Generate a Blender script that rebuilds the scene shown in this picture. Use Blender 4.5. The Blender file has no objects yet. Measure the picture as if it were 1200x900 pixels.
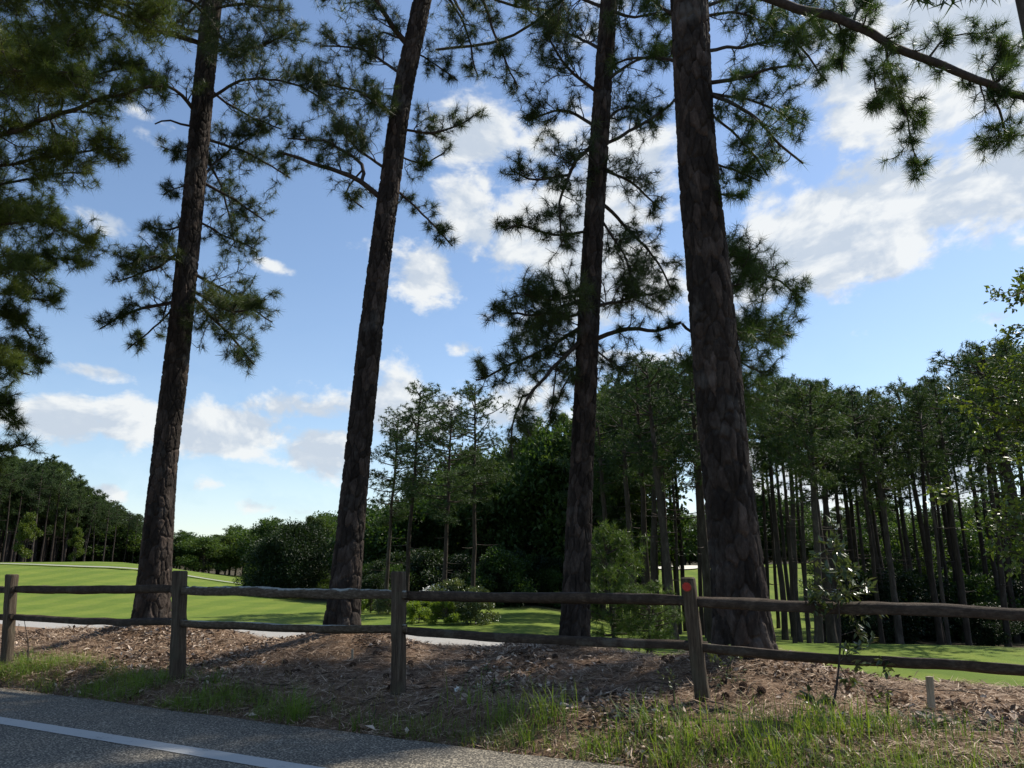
import bpy, math, random
import numpy as np
from mathutils import Vector
R = math.radians
rng = np.random.default_rng(7)
random.seed(7)
C = bpy.context.scene
COL = C.collection

# ------------------------------------------------------------------ camera
EYE = 1.3
F = 900.0
TH = math.atan(222 / 900)
cam_d = bpy.data.cameras.new('camera')
cam_d.sensor_width = 36; cam_d.lens = 27; cam_d.clip_start = 0.05; cam_d.clip_end = 3000
cam = bpy.data.objects.new('camera', cam_d); COL.objects.link(cam)
cam.location = (0, 0, EYE); cam.rotation_euler = (math.pi / 2 + TH, 0, 0)
C.camera = cam

# ------------------------------------------------------------------ sun and sky
SUN_AZ = 60.0      # degrees to the right of the view direction (+Y)
SUN_EL = 50.0
sd = Vector((math.sin(R(SUN_AZ)) * math.cos(R(SUN_EL)), math.cos(R(SUN_AZ)) * math.cos(R(SUN_EL)), math.sin(R(SUN_EL))))
sl = bpy.data.lights.new('sun', 'SUN'); sl.energy = 5.0; sl.angle = R(0.53); sl.color = (1, .93, .82)
so = bpy.data.objects.new('sun', sl); COL.objects.link(so)
so.rotation_euler = sd.to_track_quat('Z', 'Y').to_euler(); so.location = (20, 20, 40)
C.view_settings.view_transform = 'Standard'; C.view_settings.look = 'None'
C.view_settings.exposure = 0.42; C.view_settings.gamma = 1
C.view_settings.use_curve_mapping = False
C.render.film_transparent = False
C.cycles.max_bounces = 6; C.cycles.diffuse_bounces = 3; C.cycles.transparent_max_bounces = 8
C.cycles.use_denoising = True

W = bpy.data.worlds.new('World'); C.world = W; W.use_nodes = True
nt = W.node_tree; N = nt.nodes; L = nt.links; N.clear()

def ray(px, py):
    a = (px - 600) / F; b = -(py - 450) / F
    return (a, math.cos(TH) - b * math.sin(TH), math.sin(TH) + b * math.cos(TH))
def at(px, py, Y):
    """world point that stands at forward distance Y in the sight line of a photo pixel"""
    r = ray(px, py); t = Y / r[1]
    return np.array((r[0] * t, Y, EYE + r[2] * t))
def azel(px, py):
    r = ray(px, py)
    return math.atan2(r[0], r[1]), math.atan2(r[2], math.hypot(r[0], r[1]))

def build_world():
    def M(op, a, b=None, c=None, clamp=False):
        n = N.new('ShaderNodeMath'); n.operation = op; n.use_clamp = clamp
        for i, v in enumerate((a, b, c)):
            if v is None: continue
            if isinstance(v, (int, float)): n.inputs[i].default_value = v
            else: L.new(v, n.inputs[i])
        return n.outputs[0]
    tc = N.new('ShaderNodeTexCoord'); sep = N.new('ShaderNodeSeparateXYZ'); L.new(tc.outputs['Generated'], sep.inputs[0])
    x, y, z = sep.outputs
    az = M('ARCTAN2', x, y); el = M('ARCSINE', z)
    # cloud masses that stand in the sky: azimuth, elevation, half width, half height (photo pixels), tilt, weight
    blobs = [(1000, 265, 200, 62, 12, .53), (1170, 200, 130, 60, 14, .46), (905, 235, 60, 36, 30, .30), (1000, 320, 120, 22, 6, .22), (970, 345, 60, 14, 0, .15),
             (1130, 60, 150, 75, 10, .48), (1060, 310, 60, 18, 15, .35), (1190, 280, 30, 20, 0, .2), (945, 150, 60, 50, 0, .2),
             (500, 325, 46, 36, -25, .42), (545, 240, 42, 62, 0, .34), (550, 160, 60, 34, 10, .45), (545, 408, 30, 12, 0, .35),
             (700, 280, 120, 170, 0, .38), (620, 480, 110, 50, 0, .34), (495, 490, 70, 44, 0, .4),
             (65, 492, 50, 30, 0, .5), (160, 492, 55, 26, 0, .48), (270, 508, 85, 30, -4, .5), (365, 530, 60, 32, -14, .46),
             (300, 592, 36, 14, 0, .36), (122, 576, 26, 14, 0, .32), (345, 600, 34, 12, 0, .28), (240, 570, 26, 14, 0, .3),
             (130, 268, 60, 18, -18, .33), (110, 436, 85, 11, -4, .3), (320, 312, 50, 10, -10, .3), (1170, 372, 30, 14, 0, .35),
             (1010, 560, 150, 50, 0, .42), (330, 480, 80, 22, 0, .3)]
    total = None
    for (px, py, w, h, tilt, wt) in blobs:
        a0, e0 = azel(px, py)
        k = math.cos(e0) ** 2 / F * 1.0
        sw = w / F * math.cos(TH); sh = h / F
        ct, st = math.cos(R(tilt)), math.sin(R(tilt))
        da = M('MULTIPLY', M('SUBTRACT', az, a0), math.cos(e0)); de = M('SUBTRACT', el, e0)
        u = M('DIVIDE', M('ADD', M('MULTIPLY', da, ct), M('MULTIPLY', de, st)), sw)
        v = M('DIVIDE', M('SUBTRACT', M('MULTIPLY', de, ct), M('MULTIPLY', da, st)), sh)
        q = M('ADD', M('MULTIPLY', u, u), M('MULTIPLY', v, v))
        g = M('MULTIPLY', M('POWER', 2.718, M('MULTIPLY', q, -.8)), wt)
        total = g if total is None else M('MAXIMUM', total, g)
    # beyond the frame: scattered cloud everywhere else
    def noise(dx, dy, scale, detail, rough, off=0.0):
        cmb = N.new('ShaderNodeCombineXYZ')
        L.new(M('ADD', M('MULTIPLY', az, M('COSINE', el)), dx), cmb.inputs[0]); L.new(M('ADD', M('MULTIPLY', el, 1.5), dy), cmb.inputs[1])
        n = N.new('ShaderNodeTexNoise'); n.inputs['Scale'].default_value = scale; n.inputs['Detail'].default_value = detail
        n.inputs['Roughness'].default_value = rough; n.inputs['Distortion'].default_value = .25
        L.new(cmb.outputs[0], n.inputs['Vector']); return n.outputs['Fac']
    n1 = noise(3.1, 1.7, 7.0, 10, .58); n2 = noise(3.1 + .022, 1.7 + .032, 7.0, 6, .56); n3 = noise(9.2, 4.4, 26, 6, .62)
    nn = M('ADD', M('MULTIPLY', n1, .72), M('MULTIPLY', n3, .28))
    dens = M('ADD', M('MULTIPLY', M('SUBTRACT', nn, .5), 2.7), M('SUBTRACT', M('MULTIPLY', total, 2.0), .29))
    mr = N.new('ShaderNodeMapRange'); mr.interpolation_type = 'SMOOTHSTEP'
    L.new(dens, mr.inputs[0]); mr.inputs[1].default_value = 0.02; mr.inputs[2].default_value = .38
    alpha = M('MULTIPLY', mr.outputs[0], .93, clamp=True)
    veil = M('MULTIPLY', M('POWER', M('SUBTRACT', 1.0, M('MAXIMUM', z, 0.0)), 8.0), .30)
    alpha = M('MAXIMUM', alpha, veil)
    # light and grey parts of the cloud
    sh = M('ADD', M('MULTIPLY', M('SUBTRACT', n1, n2), 5.0), M('MULTIPLY', M('SUBTRACT', .75, dens), .55), clamp=True)
    sh = M('ADD', sh, M('MULTIPLY', M('SUBTRACT', n3, .5), .6), clamp=True)
    ramp = N.new('ShaderNodeValToRGB'); L.new(sh, ramp.inputs[0])
    ramp.color_ramp.elements[0].color = (.56, .63, .72, 1); ramp.color_ramp.elements[1].color = (.86, .88, .88, 1)
    ramp.color_ramp.elements[1].position = .5
    sky = N.new('ShaderNodeTexSky'); sky.sky_type = 'NISHITA'; sky.sun_disc = False
    sky.sun_elevation = R(SUN_EL); sky.sun_rotation = R(SUN_AZ); sky.air_density = 1.0; sky.dust_density = .35; sky.ozone_density = 1.9
    b1 = N.new('ShaderNodeBackground'); L.new(sky.outputs[0], b1.inputs[0]); b1.inputs[1].default_value = .125
    b2 = N.new('ShaderNodeBackground'); L.new(ramp.outputs[0], b2.inputs[0]); b2.inputs[1].default_value = .80
    mx = N.new('ShaderNodeMixShader'); L.new(alpha, mx.inputs[0]); L.new(b1.outputs[0], mx.inputs[1]); L.new(b2.outputs[0], mx.inputs[2])
    out = N.new('ShaderNodeOutputWorld'); L.new(mx.outputs[0], out.inputs[0])
build_world()

# ------------------------------------------------------------------ helpers
def tag(o, label=None, cat=None, group=None, kind=None):
    if label: o['label'] = label
    if cat: o['category'] = cat
    if group: o['group'] = group
    if kind: o['kind'] = kind
    return o
def empty(name, loc, rz=0.0):
    o = bpy.data.objects.new(name, None); COL.objects.link(o); o.location = tuple(loc); o.rotation_euler = (0, 0, rz)
    o.empty_display_size = .2
    return o
class MB:
    """collects vertices and faces; build() links them as one mesh object"""
    def __init__(s): s.V = []; s.F = {3: [], 4: []}; s.n = 0
    def add(s, v, f):
        v = np.asarray(v, dtype=np.float64); f = np.asarray(f, dtype=np.int64)
        s.V.append(v); s.F[f.shape[1]].append(f + s.n); s.n += len(v)
    def build(s, name, mat, parent=None, smooth=False, origin=(0, 0, 0)):
        v = np.concatenate(s.V) - np.asarray(origin, dtype=np.float64)
        me = bpy.data.meshes.new(name)
        fs = [(k, np.concatenate(s.F[k])) for k in (3, 4) if s.F[k]]
        loops = np.concatenate([f.ravel() for _, f in fs]); tot = np.concatenate([np.full(len(f), k) for k, f in fs])
        me.vertices.add(len(v)); me.vertices.foreach_set('co', v.astype(np.float32).ravel())
        me.loops.add(len(loops)); me.loops.foreach_set('vertex_index', loops.astype(np.int32))
        me.polygons.add(len(tot)); me.polygons.foreach_set('loop_start', np.concatenate(([0], np.cumsum(tot)[:-1])).astype(np.int32))
        me.polygons.foreach_set('loop_total', tot.astype(np.int32))
        if smooth: me.polygons.foreach_set('use_smooth', np.ones(len(tot), dtype=bool))
        me.update(calc_edges=True); me.validate()
        me.materials.append(mat)
        o = bpy.data.objects.new(name, me); COL.objects.link(o)
        if parent: o.parent = parent
        return o
def unit(a):
    return a / (np.linalg.norm(a, axis=-1, keepdims=True) + 1e-9)
def tube(mb, pts, rad, sides=5, cap=True):
    P = np.asarray(pts, float); n = len(P); rad = np.broadcast_to(np.asarray(rad, float), (n,))
    T = unit(np.gradient(P, axis=0)); ref = np.array((0, 0, 1.)) if abs(T[:, 2]).mean() < .8 else np.array((1., 0, 0))
    U = unit(np.cross(T, ref)); Vv = np.cross(T, U)
    a = np.arange(sides) / sides * 2 * np.pi
    ring = P[:, None] + rad[:, None, None] * (np.cos(a)[None, :, None] * U[:, None] + np.sin(a)[None, :, None] * Vv[:, None])
    v = ring.reshape(-1, 3); i = np.arange(n - 1)[:, None] * sides; j = np.arange(sides)[None]; k = (j + 1) % sides
    f = np.stack([i + j, i + k, i + sides + k, i + sides + j], -1).reshape(-1, 4)
    mb.add(v, f)
    if cap:
        for r0, c in ((ring[0], P[0]), (ring[-1], P[-1])):
            mb.add(np.vstack([r0, c]), [(q, (q + 1) % sides, sides) for q in range(sides)])
def spline(pts, step):
    """Catmull-Rom through the points"""
    P = np.asarray(pts, float)
    if len(P) == 2: P = np.array([P[0], (P[0] + P[1]) / 2, P[1]])
    Q = np.vstack([2 * P[0] - P[1], P, 2 * P[-1] - P[-2]]); out = []
    for i in range(1, len(Q) - 2):
        n = max(2, int(np.linalg.norm(Q[i + 1] - Q[i]) / step)); t = np.linspace(0, 1, n, endpoint=False)[:, None]
        out.append(.5 * ((2 * Q[i]) + (-Q[i - 1] + Q[i + 1]) * t + (2 * Q[i - 1] - 5 * Q[i] + 4 * Q[i + 1] - Q[i + 2]) * t ** 2 + (-Q[i - 1] + 3 * Q[i] - 3 * Q[i + 1] + Q[i + 2]) * t ** 3))
    out.append(P[-1:]); return np.vstack(out)
def vnoise(x, y, seed=0):
    xi = np.floor(x).astype(np.int64); yi = np.floor(y).astype(np.int64); fx = x - xi; fy = y - yi
    def h(a, b):
        q = (a * 374761393 + b * 668265263 + seed * 974634777) & 0x7fffffff
        q = ((q ^ (q >> 13)) * 1274126177) & 0x7fffffff
        return ((q ^ (q >> 16)) & 0xffff) / 65535.0
    fx = fx * fx * (3 - 2 * fx); fy = fy * fy * (3 - 2 * fy)
    return (h(xi, yi) * (1 - fx) + h(xi + 1, yi) * fx) * (1 - fy) + (h(xi, yi + 1) * (1 - fx) + h(xi + 1, yi + 1) * fx) * fy
def fbm(x, y, seed=0, o=4):
    s = 0; a = .5
    for k in range(o): s = s + a * (vnoise(x * 2 ** k, y * 2 ** k, seed + k) - .5); a *= .5
    return s * 2
def sstep(a, b, x):
    t = np.clip((x - a) / (b - a), 0, 1); return t * t * (3 - 2 * t)

# ------------------------------------------------------------------ materials
def material(name, build):
    m = bpy.data.materials.new(name); m.use_nodes = True; t = m.node_tree; t.nodes.clear()
    out = t.nodes.new('ShaderNodeOutputMaterial'); build(t, out); return m
def nd(t, k, **kw):
    n = t.nodes.new(k)
    for a, v in kw.items():
        if a in n.inputs.keys(): n.inputs[a].default_value = v
        else: setattr(n, a, v)
    return n
def ramp(t, fac, stops):
    r = t.nodes.new('ShaderNodeValToRGB'); t.links.new(fac, r.inputs[0]); e = r.color_ramp.elements
    while len(e) < len(stops): e.new(.5)
    for q, (p, c) in zip(e, stops): q.position = p; q.color = (*c, 1)
    return r.outputs[0]
def tex(t, scale, detail=5, rough=.6, stretch=(1, 1, 1), coord='Object', kind='ShaderNodeTexNoise'):
    tc = t.nodes.new('ShaderNodeTexCoord'); mp = t.nodes.new('ShaderNodeMapping'); mp.inputs['Scale'].default_value = stretch
    t.links.new(tc.outputs[coord], mp.inputs[0]); n = t.nodes.new(kind); n.inputs['Scale'].default_value = scale
    if kind == 'ShaderNodeTexNoise': n.inputs['Detail'].default_value = detail; n.inputs['Roughness'].default_value = rough
    t.links.new(mp.outputs[0], n.inputs['Vector']); return n
def mixc(t, fac, a, b, mode='MIX'):
    m = t.nodes.new('ShaderNodeMix'); m.data_type = 'RGBA'; m.blend_type = mode
    for i, v in ((0, fac), (6, a), (7, b)):
        if isinstance(v, (int, float)): m.inputs[i].default_value = v
        elif isinstance(v, tuple): m.inputs[i].default_value = (*v, 1)
        else: t.links.new(v, m.inputs[i])
    return m.outputs[2]
def bump(t, h, strength, dist):
    b = t.nodes.new('ShaderNodeBump'); b.inputs['Strength'].default_value = strength; b.inputs['Distance'].default_value = dist
    t.links.new(h, b.inputs['Height']); return b.outputs[0]
def princ(t, out, col, rough=.8, normal=None, spec=.3):
    p = t.nodes.new('ShaderNodeBsdfPrincipled')
    if isinstance(col, tuple): p.inputs['Base Color'].default_value = (*col, 1)
    else: t.links.new(col, p.inputs['Base Color'])
    if isinstance(rough, (int, float)): p.inputs['Roughness'].default_value = rough
    else: t.links.new(rough, p.inputs['Roughness'])
    p.inputs['Specular IOR Level'].default_value = spec
    if normal is not None: t.links.new(normal, p.inputs['Normal'])
    if out is not None: t.links.new(p.outputs[0], out.inputs[0])
    return p
def leafy(name, dark, mid, light, scale=1.4, trans=.35, rough=.5, perobj=True, spec=.25):
    def b(t, out):
        n = tex(t, scale, 4); n2 = tex(t, scale * 9, 2)
        f = mixc(t, .4, n.outputs['Fac'], n2.outputs['Fac'])
        col = ramp(t, f, [(.3, dark), (.52, mid), (.72, light)])
        if perobj:
            oi = t.nodes.new('ShaderNodeObjectInfo'); hs = t.nodes.new('ShaderNodeHueSaturation')
            mr = nd(t, 'ShaderNodeMapRange'); t.links.new(oi.outputs['Random'], mr.inputs[0]); mr.inputs[3].default_value = .65; mr.inputs[4].default_value = 1.35
            t.links.new(mr.outputs[0], hs.inputs['Value']); mr2 = nd(t, 'ShaderNodeMapRange'); t.links.new(oi.outputs['Random'], mr2.inputs[0])
            mr2.inputs[3].default_value = .515; mr2.inputs[4].default_value = .485; t.links.new(mr2.outputs[0], hs.inputs['Hue'])
            t.links.new(col, hs.inputs['Color']); col = hs.outputs[0]
        p = princ(t, None, col, rough, spec=spec)
        tr = t.nodes.new('ShaderNodeBsdfTranslucent'); c2 = mixc(t, 1.0, col, (1.5, 1.45, .6), 'MULTIPLY'); t.links.new(c2, tr.inputs[0])
        mx = t.nodes.new('ShaderNodeMixShader'); mx.inputs[0].default_value = trans
        t.links.new(p.outputs[0], mx.inputs[1]); t.links.new(tr.outputs[0], mx.inputs[2]); t.links.new(mx.outputs[0], out.inputs[0])
    return material(name, b)
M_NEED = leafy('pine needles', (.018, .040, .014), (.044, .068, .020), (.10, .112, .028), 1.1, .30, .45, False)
M_NEED2 = leafy('lighter pine needles with painted sun', (.030, .060, .018), (.055, .095, .024), (.11, .14, .032), 1.1, .34, .45, False)  # lighter copy of the needles, sunlight put into the colour
M_NEED3 = leafy('yellow green pine needles', (.040, .070, .018), (.078, .110, .024), (.15, .165, .034), 1.0, .38, .45, False)  # yellower needle copy, the left pine's sunlight mixed into its colour
M_PINE = leafy('grove pine foliage', (.022, .045, .018), (.040, .072, .024), (.070, .100, .030), .5, .25, .6)
M_PINEFAR = leafy('far pine foliage', (.034, .060, .022), (.060, .098, .032), (.105, .138, .042), .5, .3, .6)  # grove foliage lightened, sunlit and hazy distance put into the colour
M_BROAD = leafy('broadleaf foliage', (.025, .055, .016), (.045, .085, .022), (.085, .120, .030), .5, .35, .5)
M_YELLOW = leafy('young leaves', (.05, .10, .015), (.10, .16, .022), (.19, .25, .035), 1.6, .45, .4, spec=.4)
M_HOLLY = leafy('glossy sapling leaves', (.045, .07, .025), (.09, .12, .045), (.18, .20, .09), 3, .25, .28, spec=.6)
M_DARKBUSH = leafy('dark shrub leaves', (.010, .022, .009), (.018, .036, .013), (.035, .055, .018), .8, .25, .5)
M_GRASS = leafy('verge grass', (.06, .11, .018), (.11, .18, .03), (.22, .26, .07), 2.5, .4, .5)
M_DRYGRASS = leafy('dry grass', (.16, .13, .06), (.25, .20, .10), (.38, .32, .18), 3, .3, .7)

def b_bark(t, out, a=(.016, .0130, .0110), b_=(.036, .0285, .0235), c=(.090, .076, .066)):
    n = tex(t, 7, 8, .7, (1, 1, .45)); n2 = tex(t, 40, 5, .7, (1, 1, .35)); v = tex(t, 2.1, 3, .6)
    f = mixc(t, .35, n.outputs['Fac'], n2.outputs['Fac'])
    col = ramp(t, f, [(.33, a), (.5, b_), (.7, c)])
    pl = nd(t, 'ShaderNodeAttribute'); pl.attribute_name = 'plate'; col = mixc(t, 1.0, col, ramp(t, pl.outputs['Fac'], [(0, (.5, .48, .46)), (.6, (1, .97, .95)), (1, (1.75, 1.62, 1.55))]), 'MULTIPLY')
    lich = ramp(t, v.outputs['Fac'], [(.58, (0, 0, 0)), (.72, (.5, .5, .5))])
    col = mixc(t, lich, col, (.12, .115, .105))
    princ(t, out, col, .9, bump(t, f, 1.0, .035), .15)
M_BARK = material('pine bark', b_bark)
M_TWIG = material('twig bark', lambda t, o: princ(t, o, ramp(t, tex(t, 20).outputs['Fac'], [(.3, (.025, .019, .015)), (.7, (.06, .047, .038))]), .9))
def b_barkfar(t, out):
    n = tex(t, 5, 6, .7, (1, 1, .3)); oi = t.nodes.new('ShaderNodeObjectInfo')
    col = ramp(t, n.outputs['Fac'], [(.35, (.028, .022, .018)), (.55, (.054, .044, .037)), (.7, (.10, .085, .073))])
    g = ramp(t, oi.outputs['Random'], [(0, (.7, .65, .6)), (1, (1.25, 1.25, 1.25))])
    princ(t, out, mixc(t, 1.0, col, g, 'MULTIPLY'), .9, bump(t, n.outputs['Fac'], .9, .04), .15)
M_BARKFAR = material('grove bark', b_barkfar)
def b_wood(t, out):
    n = tex(t, 9, 8, .7, (1, 1, 1)); g = tex(t, 6, 8, .75, (.35, 9, 9)); v = tex(t, 3.5, 6, .7)
    col = ramp(t, mixc(t, .5, n.outputs['Fac'], g.outputs['Fac']), [(.32, (.02, .015, .011)), (.5, (.045, .033, .024)), (.68, (.115, .088, .066))])
    l = ramp(t, v.outputs['Fac'], [(.55, (0, 0, 0)), (.66, (.75, .75, .75))])
    princ(t, out, mixc(t, l, col, (.10, .09, .07)), .85, bump(t, g.outputs['Fac'], 1, .012), .2)
M_RAIL = material('weathered rail wood', b_wood)
def b_rail_lichen(t, out):
    g = tex(t, 6, 8, .75, (.35, 9, 9)); v = tex(t, 6, 8, .75, (.6, 1, 1)); ge = t.nodes.new('ShaderNodeNewGeometry'); s = t.nodes.new('ShaderNodeSeparateXYZ')
    t.links.new(ge.outputs['Normal'], s.inputs[0])
    col = ramp(t, g.outputs['Fac'], [(.32, (.03, .022, .016)), (.5, (.08, .06, .04)), (.68, (.16, .13, .10))])
    ml = t.nodes.new('ShaderNodeMath'); ml.operation = 'MULTIPLY_ADD'; t.links.new(s.outputs[2], ml.inputs[0]); ml.inputs[1].default_value = .45; ml.inputs[2].default_value = -.22
    ad = t.nodes.new('ShaderNodeMath'); ad.operation = 'ADD'; t.links.new(ml.outputs[0], ad.inputs[0]); t.links.new(v.outputs['Fac'], ad.inputs[1])
    l = ramp(t, ad.outputs[0], [(.60, (0, 0, 0)), (.68, (.9, .9, .9))])
    princ(t, out, mixc(t, l, col, (.33, .34, .30)), .9, bump(t, v.outputs['Fac'], 1, .012), .2)
M_LICHEN = material('rail wood with pale lichen on top', b_rail_lichen)
def b_post(t, out):
    g = tex(t, 7, 8, .75, (7, 7, .35)); v = tex(t, 4, 6)
    col = ramp(t, g.outputs['Fac'], [(.3, (.022, .016, .011)), (.5, (.068, .050, .034)), (.7, (.15, .12, .088))])
    l = ramp(t, v.outputs['Fac'], [(.5, (0, 0, 0)), (.68, (.5, .5, .5))])
    princ(t, out, mixc(t, l, col, (.085, .082, .055)), .85, bump(t, g.outputs['Fac'], 1, .01), .2)
M_POST = material('weathered post wood', b_post)
M_RED = material('red reflector', lambda t, o: princ(t, o, ramp(t, tex(t, 260, 2, kind='ShaderNodeTexVoronoi').outputs['Distance'], [(.1, (.42, .004, .008)), (.7, (.30, .002, .006))]), .2, None, .7))
M_REDRIM = material('reflector rim', lambda t, o: princ(t, o, ramp(t, tex(t, 60).outputs['Fac'], [(.3, (.22, .07, .03)), (.7, (.32, .13, .06))]), .5))
M_STAKE = material('pale stake wood', lambda t, o: princ(t, o, ramp(t, tex(t, 8, 6, .6, (6, 6, .5)).outputs['Fac'], [(.3, (.20, .17, .12)), (.7, (.42, .37, .28))]), .8))
def b_straw(lo, md, hi):
    def b(t, out):
        n = tex(t, 1.2, 6, .7); oi = t.nodes.new('ShaderNodeNewGeometry')
        f = mixc(t, .55, n.outputs['Fac'], oi.outputs['Random Per Island'])
        princ(t, out, ramp(t, f, [(.15, lo), (.5, md), (.9, hi)]), .75, None, .25)
    return b
M_STRAW = material('pine straw', b_straw((.035, .020, .012), (.24, .158, .098), (.70, .55, .40)))
M_LEAFLIT = material('dead leaves', b_straw((.030, .018, .012), (.19, .125, .085), (.74, .62, .50)))
M_CONE = material('pine cone', lambda t, o: princ(t, o, ramp(t, tex(t, 60).outputs['Fac'], [(.3, (.03, .018, .012)), (.7, (.10, .06, .04))]), .9))
M_WHITE = material('white petals', lambda t, o: princ(t, o, ramp(t, tex(t, 30).outputs['Fac'], [(.3, (.55, .55, .5)), (.7, (.8, .8, .78))]), .7))

# ------------------------------------------------------------------ terrain
NRM = np.array((.485, .875)); S0 = 5.40
def sdist(x, y): return NRM[0] * x + NRM[1] * y - S0
MOUNDS = [(at(178, 722, 12)[0], 12, .24, 1.2), (at(402, 730, 10.5)[0], 10.5, .23, .95), (at(673, 740, 10)[0], 10, .18, .95), (at(872, 750, 8.3)[0], 8.3, .25, .9)]
def height(x, y):
    x = np.asarray(x, float); y = np.asarray(y, float); s = sdist(x, y)
    z = np.interp(s, [0, .12, .6, 1.5, 2.5, 3.4, 4.4, 6.0, 8.0], [-.03, .0, .16, .23, .31, .315, .18, -.14, -.38])
    z = z - .10 * sstep(1.0, 5.5, x) * sstep(1.6, 3.2, s) * (1 - sstep(6, 8, s))
    bank = sstep(.1, .6, s) * (1 - sstep(5, 7, s))
    z = z + bank * (.07 * fbm(x * .9, y * .9, 3) + .035 * fbm(x * 4, y * 4, 9, 3) + .022 * fbm(x * 14, y * 14, 19, 2))
    for mx, my, a, r in MOUNDS: z = z + a * np.exp(-((x - mx) ** 2 + (y - my) ** 2) / r ** 2) * sstep(.2, 1, s)
    d = np.hypot(x, y) + 1e-6; u = x / np.maximum(np.abs(y), .5 * d)
    far = sstep(6, 9, s)
    right = sstep(.02, .2, u)
    dip = -np.clip((d - 13) * .045, 0, 1.7)
    z = z + far * right * dip
    z = z + far * right * sstep(48, 105, d) * 4.5 * (1 - .5 * sstep(.5, .8, u))
    z = z + far * (1 - right) * sstep(34, 75, d) * 2.1 * sstep(-.24, -.52, u)
    z = z + far * (1 - right) * sstep(45, 85, d) * .6 * sstep(-.1, -.35, u)
    z = z + far * .28 * fbm(x / 17, y / 17, 31, 3) * sstep(14, 40, d)
    z = z + .22 * np.exp(-(((x - 13) / 9) ** 2 + ((y - 24) / 2.2) ** 2))       # low berm on the lawn at the right
    z = z + sstep(150, 500, d) * 12 * (1 + fbm(x / 120, y / 120, 8, 3))
    return z
def axis(lo, hi, fine0, fine1, step, g=1.09):
    a = [fine0]; st = step
    while a[0] > lo: st *= g; a.insert(0, a[0] - st)
    m = list(np.arange(fine0 + step, fine1, step)); b = [fine1]; st = step
    while b[-1] < hi: st *= g; b.append(b[-1] + st)
    return np.array(a + m + b)
def b_ground(t, out):
    at_l = t.nodes.new('ShaderNodeAttribute'); at_l.attribute_name = 'lawn'; at_w = t.nodes.new('ShaderNodeAttribute'); at_w.attribute_name = 'woods'
    n1 = tex(t, .35, 6, .6); n2 = tex(t, 9, 6, .7); n3 = tex(t, 60, 4, .7); nl = tex(t, .16, 7, .66, (1, 2.5, 1))
    straw = ramp(t, mixc(t, .5, n2.outputs['Fac'], n3.outputs['Fac']), [(.32, (.045, .028, .018)), (.5, (.155, .100, .064)), (.68, (.38, .28, .195))])
    sv = ramp(t, n1.outputs['Fac'], [(.35, (.75, .75, .75)), (.7, (1.2, 1.15, 1.1))]); straw = mixc(t, 1.0, straw, sv, 'MULTIPLY')
    wv = tex(t, .42, 2, .5, (.35, 1, 1), kind='ShaderNodeTexWave'); wv.inputs['Distortion'].default_value = 1.5; wv.inputs['Detail'].default_value = 2
    g = mixc(t, .5, nl.outputs['Fac'], n2.outputs['Fac'])
    lawn = ramp(t, g, [(.33, (.078, .125, .019)), (.5, (.115, .162, .025)), (.66, (.170, .205, .038))])
    stripe = ramp(t, wv.outputs['Fac'], [(.3, (.88, .92, .88)), (.7, (1.10, 1.06, 1.04))]); lawn = mixc(t, 1.0, lawn, stripe, 'MULTIPLY')
    dry = ramp(t, tex(t, .9, 6, .7).outputs['Fac'], [(.55, (0, 0, 0)), (.72, (.5, .5, .5))]); lawn = mixc(t, dry, lawn, (.15, .155, .045))
    wood = ramp(t, n2.outputs['Fac'], [(.35, (.03, .028, .014)), (.6, (.07, .055, .03)), (.7, (.06, .08, .025))])
    c = mixc(t, at_l.outputs['Fac'], straw, lawn); c = mixc(t, at_w.outputs['Fac'], c, wood)
    princ(t, out, c, .95, bump(t, n3.outputs['Fac'], .7, .02), .12)
M_GROUND = material('ground', b_ground)
def woods_mask(x, y):
    d = np.hypot(x, y); u = x / np.maximum(np.abs(y), .3 * d)
    m = sstep(.40, .47, u + .03 * fbm(x / 3, y / 3, 5)) * sstep(26, 30, d) + sstep(125, 135, d)  + sstep(-.02, -.06, u) * sstep(-.3, -.24, u) * sstep(44, 50, d)
    m = m + sstep(.13, .1, u) * sstep(-.2, -.12, u) * sstep(35, 40, d) + sstep(-.4, -.5, u) * sstep(88, 94, d)
    return np.clip(m, 0, 1)
def build_ground():
    X = axis(-1200, 1200, -9, 8, .085); Y = axis(-1200, 1400, 4.6, 13.5, .085)
    gx, gy = np.meshgrid(X, Y); gz = height(gx, gy)
    nx, ny = len(X), len(Y); mb = MB()
    i = (np.arange(ny - 1)[:, None] * nx + np.arange(nx - 1)[None]).ravel()
    mb.add(np.stack([gx, gy, gz], -1).reshape(-1, 3), np.stack([i, i + 1, i + nx + 1, i + nx], -1))
    o = mb.build('ground', M_GROUND, None, True)
    s = sdist(gx, gy); lawn = sstep(4.9, 5.3, s + .5 * fbm(gx, gy, 77))
    for nm, a in (('lawn', lawn), ('woods', woods_mask(gx, gy))):
        at_ = o.data.attributes.new(nm, 'FLOAT', 'POINT'); at_.data.foreach_set('value', a.astype(np.float32).ravel())
    tag(o, kind='structure')
build_ground()

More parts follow.
